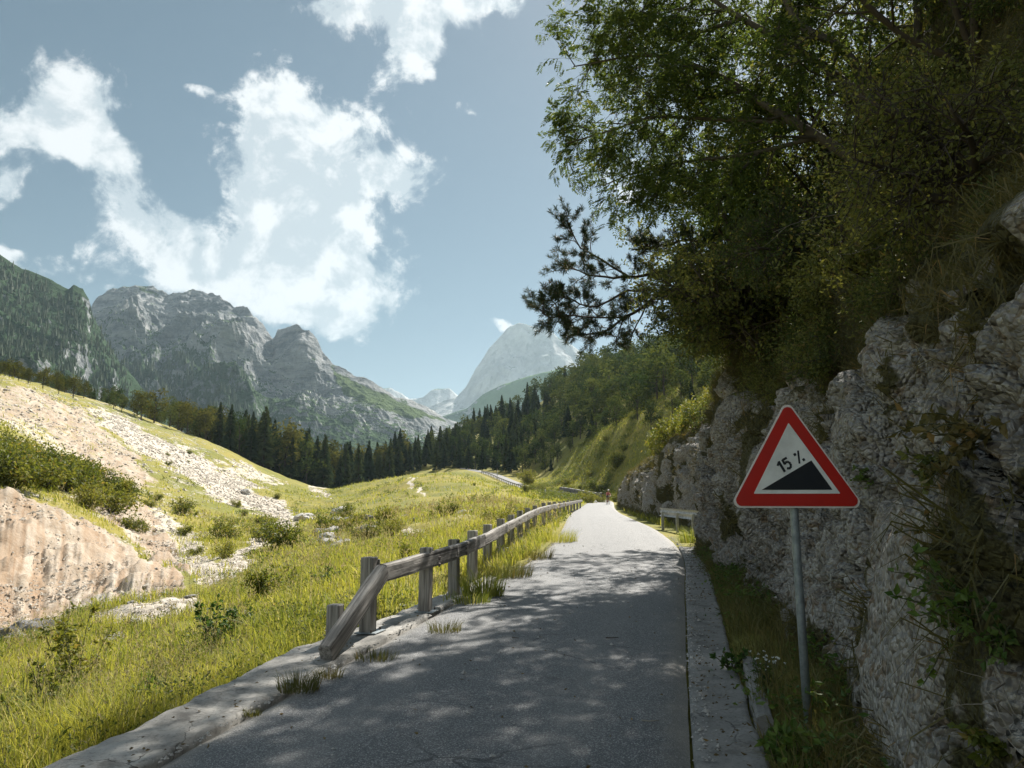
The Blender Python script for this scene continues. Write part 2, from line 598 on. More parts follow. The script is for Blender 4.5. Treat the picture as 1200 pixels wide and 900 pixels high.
def concrete_mat(name='concrete', a=(.20, .195, .18), b=(.42, .405, .375), dark=(.09, .085, .075)):
    m, t, out = mat(name)
    p = t.coord('Object')
    n = t.noise(p, 1.6, 6.0, .65)
    f = t.noise(p, 38.0, 4.0, .6)
    col = t.mix(t.ramp(n, .3, .7), a, b)
    col = t.mix(t.math('MULTIPLY', t.ramp(f, .50, .70), .55), col, dark)
    st = t.noise(p, 3.4, 6.0, .72)
    col = t.mix(t.math('MULTIPLY', t.ramp(st, .50, .70), .8), col, dark)
    cr = t.voro(t.vmath('ADD', p, t.vmath('SCALE', t.noise(p, 3.0, 4, out='Color'), .35)), 1.1, 'DISTANCE_TO_EDGE')
    crack = t.math('MULTIPLY', t.ramp(cr, .007, .002), t.ramp(t.noise(p, .7, 2), .45, .6))
    col = t.mix(t.math('MULTIPLY', crack, .8), col, (.05, .048, .042))
    h = t.math('ADD', t.math('MULTIPLY', f, .4), t.math('MULTIPLY', st, .8))
    h = t.math('SUBTRACT', h, crack)
    principled(t, out, col, .88, t.bump(h, .7, .015))
    return m

def ground_mat():
    m, t, out = mat('meadow_ground')
    p = t.coord('Object')
    big = t.noise(p, .055, 5.0, .6)
    mid = t.noise(p, .5, 6.0, .68)
    fine = t.noise(p, 4.5, 5.0, .7)
    grass = t.mix(t.ramp(big, .38, .64), (.17, .175, .036), (.29, .245, .06))
    grass = t.mix(t.ramp(mid, .44, .70), grass, (.125, .14, .038))
    grass = t.mix(t.math('MULTIPLY', t.ramp(fine, .50, .72), .6), grass, (.31, .26, .11))
    # pale limestone gravel
    gv = t.voro(p, 3.2, out='Color'); sep = t.node('ShaderNodeSeparateColor'); t.put(sep.inputs[0], gv)
    gv2 = t.voro(p, 11.0, out='Color'); sep2 = t.node('ShaderNodeSeparateColor'); t.put(sep2.inputs[0], gv2)
    gravel = t.mix(sep.outputs[0], (.42, .375, .31), (.60, .555, .49))
    gravel = t.mix(t.math('MULTIPLY', sep2.outputs[0], .5), gravel, (.50, .43, .35))
    gravel = t.mix(t.math('MULTIPLY', t.ramp(fine, .55, .75), .45), gravel, (.30, .25, .17))
    # crumbly beige earth of the slip face
    sn = t.noise(t.mapping(p, (1, 1, .35)), .8, 6.0, .7)
    sand = t.mix(t.ramp(sn, .3, .7), (.33, .262, .19), (.53, .465, .385))
    sand = t.mix(t.math('MULTIPLY', t.ramp(fine, .52, .7), .5), sand, (.62, .58, .52))
    sand = t.mix(t.math('MULTIPLY', t.ramp(t.noise(p, .9, 6, .75), .52, .66), .7), sand, (.29, .22, .155))
    sand = t.mix(t.math('MULTIPLY', t.attr('rill'), .8), sand, (.29, .19, .115))
    a_s = t.math('ADD', t.attr('scree'), t.math('MULTIPLY', t.math('SUBTRACT', mid, .5), 1.5))
    a_s = t.math('ADD', a_s, t.math('MULTIPLY', t.math('SUBTRACT', fine, .5), 1.0))
    a_d = t.math('ADD', t.attr('sand'), t.math('MULTIPLY', t.math('SUBTRACT', mid, .5), .9))
    a_d = t.math('ADD', a_d, t.math('MULTIPLY', t.math('SUBTRACT', fine, .5), .6))
    col = t.mix(t.ramp(a_s, .42, .60), grass, gravel)
    col = t.mix(t.ramp(a_d, .42, .60), col, sand)
    h = t.math('ADD', t.math('MULTIPLY', fine, 1.0), t.math('MULTIPLY', sep.outputs[0], .5))
    principled(t, out, col, .95, t.bump(h, .8, .08), spec=.2)
    return m

def cliff_mat():
    m, t, out = mat('conglomerate_rock')
    p = t.coord('Object')
    big = t.noise(p, .55, 5.0, .62)
    mid = t.noise(p, 2.6, 6.0, .7)
    pw = t.vmath('ADD', p, t.vmath('SCALE', t.noise(p, 5.0, 3, out='Color'), .12))
    v1 = t.voro(pw, 11.0, out='Color'); s1 = t.node('ShaderNodeSeparateColor'); t.put(s1.inputs[0], v1)
    d1 = t.voro(pw, 11.0); d2 = t.voro(pw, 26.0)
    v2 = t.voro(pw, 26.0, out='Color'); s2 = t.node('ShaderNodeSeparateColor'); t.put(s2.inputs[0], v2)
    grit = t.noise(p, 60.0, 3.0, .6)
    col = t.mix(t.ramp(big, .3, .7), (.265, .245, .212), (.45, .425, .385))
    col = t.mix(t.math('MULTIPLY', s1.outputs[0], .45), col, (.50, .475, .435))
    col = t.mix(t.ramp(s1.outputs[1], .74, .98), col, (.30, .235, .165))
    col = t.mix(t.math('MULTIPLY', t.ramp(s2.outputs[0], .5, 1.0), .5), col, (.58, .57, .55))
    col = t.mix(t.math('MULTIPLY', t.ramp(s2.outputs[1], .6, 1.0), .6), col, (.13, .122, .11))
    # rusty and black water stains, lichen
    st = t.noise(t.mapping(p, (1.4, 1.4, .28)), 1.2, 5.0, .65)
    col = t.mix(t.math('MULTIPLY', t.ramp(st, .58, .74), .55), col, (.085, .082, .082))
    st2 = t.noise(t.mapping(p, (1, 1, .5), loc=(9, 4, 2)), 1.0, 5.0, .65)
    col = t.mix(t.math('MULTIPLY', t.ramp(st2, .60, .74), .50), col, (.32, .215, .125))
    moss = t.math('ADD', t.attr('veg'), t.math('MULTIPLY', t.math('SUBTRACT', mid, .5), 1.2))
    mc = t.mix(t.noise(p, 7.0, 4), (.055, .058, .022), (.13, .115, .05))
    col = t.mix(t.ramp(moss, .45, .65), col, mc)
    h = t.math('ADD', t.math('MULTIPLY', d1, -1.2), t.math('MULTIPLY', d2, -1.1))
    h = t.math('ADD', h, t.math('MULTIPLY', mid, 1.2))
    h = t.math('ADD', h, t.math('MULTIPLY', grit, .25))
    principled(t, out, col, .9, t.bump(h, 1.0, .075), spec=.3)
    return m

def mountain_mat(name, rock_a=(.108, .122, .132), rock_b=(.32, .328, .33), sc=1.0, green=(.045, .085, .030), green2=(.085, .125, .040), bands=5.0):
    m, t, out = mat(name)
    p = t.coord('Object')
    n = t.noise(p, .0065 * sc, 8.0, .66)
    strata = t.noise(t.mapping(p, (1, 1, bands), rot=(R(14), R(8), 0)), .010 * sc, 6.0, .65)
    fine = t.noise(p, .045 * sc, 6.0, .7)
    streak = t.noise(t.mapping(p, (1, 1, .25)), .030 * sc, 5.0, .6)
    col = t.mix(t.ramp(strata, .34, .66), rock_a, rock_b)
    col = t.mix(t.math('MULTIPLY', t.ramp(fine, .45, .7), .55), col, (.45, .445, .435))
    col = t.mix(t.math('MULTIPLY', t.ramp(streak, .55, .72), .5), col, (.075, .08, .08))
    sc_ = t.math('ADD', t.attr('scree'), t.math('MULTIPLY', t.math('SUBTRACT', fine, .5), .9))
    col = t.mix(t.ramp(sc_, .45, .60), col, (.55, .54, .515))
    vg = t.math('ADD', t.attr('veg'), t.math('MULTIPLY', t.math('SUBTRACT', n, .5), 1.4))
    vg = t.math('ADD', vg, t.math('MULTIPLY', t.math('SUBTRACT', fine, .5), 1.1))
    gcol = t.mix(t.ramp(t.attr('meadow'), .3, .7), green, green2)
    gcol = t.mix(t.math('MULTIPLY', fine, .5), gcol, (.03, .055, .022))
    col = t.mix(t.ramp(vg, .44, .58), col, gcol)
    h = t.math('ADD', t.math('MULTIPLY', fine, 1.0), t.math('MULTIPLY', strata, 1.3))
    principled(t, out, col, .95, t.bump(h, .8, 14.0 / sc), spec=.1)
    return m

def wood_mat(name='weathered_timber', upright=False):
    m, t, out = mat(name)
    p = t.coord('Object')
    if upright:
        p = t.mapping(p, rot=(0, R(90), 0))
    oi = t.node('ShaderNodeObjectInfo').outputs['Random']
    off = t.node('ShaderNodeCombineXYZ')
    for i in range(3):
        t.put(off.inputs[i], t.math('MULTIPLY', oi, 37.0 + i))
    q = t.vmath('ADD', p, off.outputs[0])
    g = t.noise(t.mapping(q, (1.1, 26, 26)), 1.0, 5.0, .65, .3)
    b = t.noise(t.mapping(q, (.6, 5, 5)), 1.6, 4.0, .6)
    col = t.mix(t.ramp(g, .3, .72), (.105, .096, .088), (.39, .372, .345))
    col = t.mix(t.math('MULTIPLY', t.ramp(b, .45, .75), .6), col, (.42, .395, .36))
    ck = t.noise(t.mapping(q, (.35, 22, 22), loc=(5, 1, 2)), 1.0, 3.0, .6)
    crack = t.ramp(ck, .60, .70)
    col = t.mix(t.math('MULTIPLY', crack, .8), col, (.022, .018, .015))
    h = t.math('SUBTRACT', g, t.math('MULTIPLY', crack, 1.5))
    principled(t, out, col, .8, t.bump(h, .8, .008), spec=.35)
    return m

def plain_mat(name, col, rough=.6, metal=0.0, n_amt=.25, scale=8.0, dark=None, bump=.15, spec=.5):
    m, t, out = mat(name)
    p = t.coord('Object')
    n = t.noise(p, scale, 5.0, .65)
    dk = dark or tuple(c * (1 - n_amt) for c in col)
    c = t.mix(t.ramp(n, .35, .7), col, dk)
    principled(t, out, c, t.ramp(n, .3, .7, rough * .85, min(1, rough * 1.15)), t.bump(n, bump, .004), metal, spec)
    return m

M = {}
M['asphalt'] = asphalt_mat()
M['concrete'] = concrete_mat()
M['old_concrete'] = concrete_mat('damp_concrete', (.17, .168, .16), (.27, .265, .25), (.075, .072, .065))
M['ground'] = ground_mat()
M['cliff'] = cliff_mat()
M['massif'] = mountain_mat('limestone_massif')
M['spur'] = mountain_mat('wooded_spur', sc=1.5, green=(.028, .060, .022), green2=(.05, .09, .03))
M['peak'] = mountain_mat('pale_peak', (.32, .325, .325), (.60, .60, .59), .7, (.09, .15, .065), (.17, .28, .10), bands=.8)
M['wood'] = wood_mat()
M['zinc'] = plain_mat('galvanised_steel', (.27, .31, .33), .55, .4, .35, 14.0, spec=.5)
M['old_zinc'] = plain_mat('dull_zinc', (.50, .50, .48), .55, .6, .35, 9.0)
M['bolt'] = plain_mat('rusty_bolt', (.20, .17, .15), .6, .7, .5, 40.0)
M['sign_red'] = plain_mat('sign_red', (.46, .016, .010), .45, 0, .12, 6.0, bump=.02)
M['sign_white'] = plain_mat('sign_white', (.76, .79, .78), .45, 0, .22, 4.0, bump=.02)
M['sign_rim'] = plain_mat('sign_rim', (.70, .66, .64), .45, 0, .12, 9.0, bump=.02)
M['sign_black'] = plain_mat('sign_black', (.012, .016, .022), .45, 0, .2, 6.0, bump=.02)
M['bark'] = bark_mat('grey_bark', (.045, .038, .030), (.12, .105, .085))
M['dark_bark'] = bark_mat('dark_bark', (.03, .024, .019), (.075, .06, .045))
M['dead_wood'] = bark_mat('bleached_dead_wood', (.16, .14, .11), (.34, .31, .26))
M['rowan_leaf'] = foliage_mat('rowan_leaf', (.034, .066, .022), (.090, .130, .036), (.15, .17, .04), .46, scale=.8)
M['slope_leaf'] = foliage_mat('slope_leaf', (.055, .085, .030), (.180, .195, .064), (.20, .17, .07), .45, scale=.9)
M['shrub_leaf'] = foliage_mat('shrub_leaf', (.085, .115, .022), (.21, .22, .048), (.27, .22, .07), .40, scale=.8)
M['plant_leaf'] = foliage_mat('plant_leaf', (.050, .105, .026), (.125, .19, .045), None, .35, scale=2.0)
M['pine_needle'] = foliage_mat('pine_needle', (.022, .042, .020), (.060, .080, .028), (.17, .09, .03), .15, scale=1.2)
M['conifer'] = foliage_mat('conifer_needles', (.032, .052, .027), (.075, .094, .038), None, .12, scale=4.0, tcol=(1.2, 1.2, .8), spec=0.0, rough=1.0)
M['broadleaf'] = foliage_mat('wood_leaf', (.036, .062, .025), (.098, .120, .042), None, .28, scale=3.0, spec=0.0, rough=1.0)
M['larch'] = foliage_mat('larch_leaf', (.058, .068, .024), (.122, .124, .042), None, .28, scale=3.0, spec=0.0, rough=1.0)
M['far_forest'] = foliage_mat('far_forest', (.022, .040, .018), (.045, .066, .024), None, .05, scale=.01)
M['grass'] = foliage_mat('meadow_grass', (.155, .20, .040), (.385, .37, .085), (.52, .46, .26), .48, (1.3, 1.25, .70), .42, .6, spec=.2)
M['post_wood'] = wood_mat('weathered_post', True)
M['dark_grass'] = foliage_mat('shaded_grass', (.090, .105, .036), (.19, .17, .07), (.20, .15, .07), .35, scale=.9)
M['hang_grass'] = foliage_mat('hanging_grass', (.095, .092, .036), (.20, .165, .075), (.26, .18, .08), .30, scale=.7)
# ------------------------------------------------------------------ the road's course
ROAD = np.array([(-3.9, -11, -.42), (-1.70, 0, -.12), (-.58, 5.2, .0), (-.25, 6.75, .06), (.97, 12.2, .29), (2.56, 19.6, .65), (3.47, 27.3, .98),
                 (4.6, 40, 1.27), (5.95, 54, 1.55), (8.4, 75, 2.02), (10.6, 92, 2.55), (12.0, 104, 3.0), (11.8, 114, 3.5), (9.0, 124, 4.2), (6.1, 134, 4.9),
                 (3.4, 150, 6.2), (0, 171, 8.2), (-5.7, 201, 11.6), (-16, 241, 15.4)], float)
def catmull(pts, step):
    out = []
    n = len(pts)
    for i in range(n - 1):
        p0 = pts[max(i - 1, 0)] if i else 2 * pts[0] - pts[1]
        p1, p2 = pts[i], pts[i + 1]
        p3 = pts[i + 2] if i + 2 < n else 2 * pts[-1] - pts[-2]
        L = np.linalg.norm(p2 - p1)
        t0, t1 = 0.0, max(np.linalg.norm(p1 - p0), 1e-3) ** .5
        t2 = t1 + max(L, 1e-3) ** .5
        t3 = t2 + max(np.linalg.norm(p3 - p2), 1e-3) ** .5
        k = max(2, int(L / step))
        t = np.linspace(t1, t2, k, endpoint=False)[:, None]
        A1 = (t1 - t) / (t1 - t0) * p0 + (t - t0) / (t1 - t0) * p1
        A2 = (t2 - t) / (t2 - t1) * p1 + (t - t1) / (t2 - t1) * p2
        A3 = (t3 - t) / (t3 - t2) * p2 + (t - t2) / (t3 - t2) * p3
        B1 = (t2 - t) / (t2 - t0) * A1 + (t - t0) / (t2 - t0) * A2
        B2 = (t3 - t) / (t3 - t1) * A2 + (t - t1) / (t3 - t1) * A3
        out.append((t2 - t) / (t2 - t1) * B1 + (t - t1) / (t2 - t1) * B2)
    out.append(pts[-1:])
    return np.concatenate(out)
RC = catmull(ROAD, .5)
_tan = np.gradient(RC[:, :2], axis=0)
_tan /= np.linalg.norm(_tan, axis=1)[:, None]
RN = np.c_[_tan[:, 1], -_tan[:, 0]]                     # to the right of travel
HALF = 1.70
ALONG = np.concatenate([[0], np.cumsum(np.linalg.norm(np.diff(RC[:, :2], axis=0), axis=1))])
_k0 = np.argmin(np.abs(RC[:, 1]))
ALONG -= ALONG[_k0]
def road_near(xy):
    """signed side distance (right positive), road height and distance along for points"""
    xy = np.asarray(xy, float)
    out = np.zeros(len(xy)); zz = np.zeros(len(xy)); al = np.zeros(len(xy))
    for a in range(0, len(xy), 20000):
        c = xy[a:a + 20000]
        d = (c[:, None, 0] - RC[None, :, 0]) ** 2 + (c[:, None, 1] - RC[None, :, 1]) ** 2
        k = d.argmin(1)
        r = c - RC[k, :2]
        lat = (r * RN[k]).sum(1)
        dist = np.sqrt(d[np.arange(len(c)), k])
        lo = (r * _tan[k]).sum(1)
        out[a:a + 20000] = np.where(np.abs(lo) > .8, np.sign(lat) * dist, lat)
        zz[a:a + 20000] = RC[k, 2] + np.interp(lo, [-.5, .5], [0, 0])
        al[a:a + 20000] = ALONG[k] + lo
    return out, zz, al
def road_at(y):
    k = np.argmin(np.abs(RC[:len(RC) * 3 // 4, 1] - y))
    return RC[k], RN[k], _tan[k]

# ------------------------------------------------------------------ lie of the land
CP_PTS = [
    # valley side, read off the photograph as (x, y, metres deep)
    (0, 890, 6.6), (0, 800, 13), (0, 757, 20), (0, 742, 23), (0, 690, 27), (0, 640, 31), (0, 582, 36), (0, 540, 50), (0, 500, 66), (0, 445, 120),
    (80, 860, 6.6), (75, 790, 12), (75, 752, 20), (75, 735, 24), (75, 690, 28.5), (75, 640, 33), (75, 605, 37), (75, 560, 55), (75, 520, 80), (75, 473, 130),
    (150, 850, 7.6), (150, 760, 15), (150, 718, 21), (150, 695, 26), (150, 645, 37), (150, 600, 52), (150, 560, 72), (150, 492, 150),
    (210, 830, 6.9), (210, 740, 15), (210, 700, 23), (210, 672, 30), (210, 620, 52), (210, 560, 95), (210, 512, 165),
    (250, 785, 10.0), (250, 700, 21), (250, 660, 33), (250, 640, 42), (250, 580, 90), (250, 522, 180),
    (300, 758, 10.5), (300, 700, 18), (300, 655, 33), (300, 620, 58), (300, 580, 110), (300, 545, 190),
    (350, 722, 11), (350, 690, 16), (350, 645, 34), (350, 612, 70), (350, 588, 125), (350, 565, 200),
    (400, 690, 13), (400, 660, 20), (400, 622, 48), (400, 594, 112), (395, 579, 200),
    (470, 665, 16), (470, 640, 22), (470, 602, 58), (470, 575, 110), (470, 559, 150),
    (550, 635, 20), (550, 612, 30), (550, 590, 60), (550, 570, 110), (550, 556, 170),
    (600, 625, 23), (600, 606, 32), (600, 586, 80), (600, 568, 150),
    (640, 594, 70), (640, 560, 150), (640, 545, 185), (640, 500, 260), (640, 470, 310),
    (560, 545, 240), (560, 510, 330), (500, 553, 240), (470, 552, 260), (520, 530, 340),
    (700, 548, 120), (700, 520, 145), (700, 480, 210), (700, 445, 270), (780, 460, 190), (780, 430, 250),
    (745, 540, 100), (750, 505, 118), (800, 440, 170), (680, 566, 118),
    (430, 575, 240), (430, 572, 320), (300, 550, 320), (150, 500, 320), (0, 455, 320),
    (-250, 480, 60), (-250, 420, 150), (-250, 640, 25), (-250, 850, 8), (-200, 420, 320),
    (900, 400, 200), (1050, 330, 220), (1200, 280, 240), (1350, 300, 240),
]
ctrl = [P(*c) for c in CP_PTS]
for r_ in (3, 9, 30, 100):
    for a_ in range(110, 260, 25):
        an = R(a_)
        ctrl.append(np.array([r_ * math.sin(an), r_ * math.cos(an), -.3 + (0.03 * r_ if a_ < 180 else -.02 * r_)]))
for (x_, y_, z_) in ((7, 12, .3), (12, 8, .3), (20, 15, 1.5), (10, 30, 1.0), (25, 40, 6), (10, 60, 1.6), (14, 75, 3), (40, 70, 18), (2.0, 2.5, 0), (6, 0, 0)):
    ctrl.append(np.array([x_, y_, z_], float))
for a_ in range(0, 360, 30):
    an = R(a_)
    for r_, z_ in ((700, 18.0), (1500, 25.0), (4000, 60.0), (12000, 120.0)):
        ctrl.append(np.array([r_ * math.sin(an), r_ * math.cos(an), z_]))
ctrl = np.array(ctrl)
def _feat(xy):
    r = np.hypot(xy[:, 0], xy[:, 1]) + .5
    th = np.arctan2(xy[:, 0], xy[:, 1])
    lr = np.log(r)
    return np.c_[np.sin(th) * 3.2, np.cos(th) * 3.2, lr], r
_cf, _cr = _feat(ctrl[:, :2])
_cq = (ctrl[:, 2] - CAMH) / _cr
def _kern(d):
    return np.sqrt(d * d + .01) * 1.0
_D = np.sqrt(((_cf[:, None] - _cf[None]) ** 2).sum(-1))
_A = np.block([[_kern(_D) + np.eye(len(_cf)) * -2e-3, np.c_[np.ones(len(_cf)), _cf]], [np.c_[np.ones(len(_cf)), _cf].T, np.zeros((4, 4))]])
_wt = np.linalg.solve(_A, np.concatenate([_cq, np.zeros(4)]))
def base_height(xy):
    f, r = _feat(xy)
    q = np.zeros(len(xy))
    for a in range(0, len(xy), 20000):
        d = np.sqrt(((f[a:a + 20000, None] - _cf[None]) ** 2).sum(-1))
        q[a:a + 20000] = _kern(d) @ _wt[:len(_cf)] + _wt[len(_cf)] + f[a:a + 20000] @ _wt[len(_cf) + 1:]
    return q * r + CAMH

# what the slopes are made of
SAND = [[(-60, 570), (0, 578), (55, 592), (100, 612), (150, 642), (190, 668), (214, 692), (170, 705), (110, 700), (60, 725), (0, 745), (-60, 750)],
        [(80, 545), (130, 560), (190, 620), (215, 655), (205, 672), (160, 640), (120, 600)]]
EARTH = [(-60, 440), (30, 452), (100, 482), (150, 520), (190, 570), (150, 590), (100, 545), (40, 500), (-60, 480)]
SCREE = [[(85, 470), (130, 482), (180, 510), (235, 533), (285, 563), (330, 592), (345, 603), (338, 612), (300, 602), (250, 580), (205, 550), (150, 512)],
         [(-40, 440), (40, 458), (110, 490), (160, 530), (140, 560), (70, 540), (20, 500), (-40, 480)],
         [(150, 585), (190, 600), (240, 640), (262, 672), (235, 690), (190, 655)],
         [(100, 722), (170, 712), (235, 700), (240, 712), (180, 728), (110, 742)],
         [(-60, 690), (0, 690), (60, 680), (170, 690), (190, 700), (90, 715), (20, 752), (-60, 770)],
         [(250, 660), (285, 640), (318, 612), (340, 604), (345, 615), (305, 640), (268, 672)],
         [(262, 535), (300, 548), (330, 565), (322, 572), (280, 560)],
         [(440, 617), (470, 612), (505, 618), (480, 626)], [(520, 606), (545, 600), (552, 606), (530, 611)],
         [(478, 560), (484, 560), (488, 580), (481, 580)], [(356, 560), (378, 570), (392, 584), (372, 580)]]
def cover(pts):
    px, py, dep = project(pts)
    r = np.hypot(pts[:, 0], pts[:, 1])
    jx = fbm(pts * .12, 4) * 16 + fbm(pts * .6 + 9, 3) * 5
    jy = fbm(pts * .12 + 50, 4) * 7 + fbm(pts * .6 + 77, 3) * 3
    a, b = px + jx, py + jy
    ok = (r < 260) & (dep > 2)
    sc = np.zeros(len(pts)); sa = np.zeros(len(pts))
    i = np.where(ok)[0]
    for k, poly in enumerate(SCREE):
        s = sstep(-9 if k < 6 else -3, 7 if k < 6 else 3, poly_sd(a[i], b[i], poly)) * (1.0, .72, .62, .9, .7, .85, .6, .6, .5, .9, .7)[k]
        sc[i] = np.maximum(sc[i], s)
    for poly in SAND:
        sa[i] = np.maximum(sa[i], sstep(-7, 6, poly_sd(a[i], b[i], poly)))
    ea = sstep(-10, 8, poly_sd(a[i], b[i], EARTH)) * .62
    sa[i] = np.maximum(sa[i], ea)
    sc[i] = np.where(ea > .1, np.minimum(sc[i], .55), sc[i])
    # stony turf all over the far valley side
    left = sstep(420, 180, px) * sstep(720, 660, py) * ok
    sc = np.maximum(sc, .36 * left)
    sc = np.maximum(sc, .16 * ok * (r > 18))
    return sc, sa

def ground_height(xy, detail=True):
    xy = np.asarray(xy, float)
    z = base_height(xy)
    r = np.hypot(xy[:, 0], xy[:, 1])
    p3 = np.c_[xy, np.zeros(len(xy))]
    amp = np.clip(r * .012, .05, 1.3) * sstep(2000, 500, r)
    if detail:
        z = z + amp * (fbm(p3 * .045, 4) * .9 + fbm(p3 * .22 + 40, 4) * .45 * np.clip(20 / (r + 1e-3), .35, 1.0))
        z = z + .06 * fbm(p3 * 1.1 + 11, 3) * sstep(80, 10, r)
    lat, rz, al = road_near(xy)
    # bank and road bed
    left = lat < 0
    d = np.abs(lat)
    near_end = al < 16
    inner = np.where(left, np.where(near_end, HALF + .25, HALF + 1.0), HALF + 1.25)
    inner = np.where(al > 100, HALF + .5, inner)
    span = np.where(left, 1.9, 3.5) * np.clip(r / 25, 1, 4)
    wgt = sstep(0, 1, 1 - np.clip((d - inner) / span, 0, 1))
    bed = rz - .10 + np.where(~left & (d > HALF + .4) & (al < 22), .16, 0) * sstep(HALF + .35, HALF + .75, d)
    bed = bed - np.where(left & (al < 14.5) & (d > HALF + .2), .32, 0) + np.where(left & (al >= 14.5) & (d > HALF), .14, 0)
    return z * (1 - wgt) + bed * wgt, wgt

def build_ground():
    fine = np.linspace(R(-44), R(20), 800)
    th = np.concatenate([fine, np.linspace(R(20), R(45), 70)[1:], np.linspace(R(45), R(316), 90)[1:-1]])
    rr = np.concatenate([[.4, 1.2, 2.0], np.geomspace(2.6, 330, 560), np.geomspace(345, 14000, 40)])
    T, RR = np.meshgrid(th, rr)
    xy = np.c_[(RR * np.sin(T)).ravel(), (RR * np.cos(T)).ravel()]
    z, w = ground_height(xy)
    pts = np.c_[xy, z]
    sc, sa = cover(pts)
    # gullies and lumps in the slip face, loose stones in the scree
    g = fbm(np.c_[xy[:, 0] * .55, xy[:, 1] * .16, z * .1], 5, .6)
    g2 = np.abs(fbm(np.c_[xy[:, 0] * .30 + 3, xy[:, 1] * .07, z * 0], 4, .55))
    thr = np.arctan2(xy[:, 0], xy[:, 1]); rad_ = np.hypot(xy[:, 0], xy[:, 1])
    wv = fbm(np.c_[xy * .10, xy[:, :1] * 0], 2) * .35
    rl = np.abs(fbm(np.c_[thr * 34 + wv, rad_ * .028, rad_ * 0], 4, .55))
    rl2 = np.abs(fbm(np.c_[thr * 95 + wv * 2, rad_ * .06, rad_ * 0 + 7], 3, .5))
    rill = (1 - np.clip(rl * 2.6, 0, 1)) * .75 + (1 - np.clip(rl2 * 3, 0, 1)) * .35
    pts[:, 2] += sa * (g * .38 - rill * .17 * sstep(-.3, .4, fbm(pts * .13 + 3, 3)) + .26 * fbm(pts * np.array([.35, .35, .2]) + 8, 5, .62) + .07 * (ridged(pts * 1.1, 4, .55) - .9))
    d1, d2, cid = worley(pts * 1.3)
    pts[:, 2] += sc * (.35 - np.clip(d1, 0, .7)) * .40 * sstep(200, 40, np.hypot(xy[:, 0], xy[:, 1])) * (1 - w)
    sc *= 1 - w; sa *= 1 - w
    g_ = Geo()
    g_.grid(pts.reshape(len(rr), len(th), 3), wrap=True)
    c = g_.n
    n = len(th)
    g_.add([[0, 0, float(pts[:n, 2].mean())]], None, None)
    g_.t.append(np.array([[c, (k + 1) % n, k] for k in range(n)])); g_.tm.append(np.zeros(n))
    o = g_.obj('ground', M['ground'], None, True, {'scree': np.append(sc, 0), 'sand': np.append(sa, 0), 'rill': np.append(rill * sa, 0)})
    tag(o, kind='structure')
build_ground()

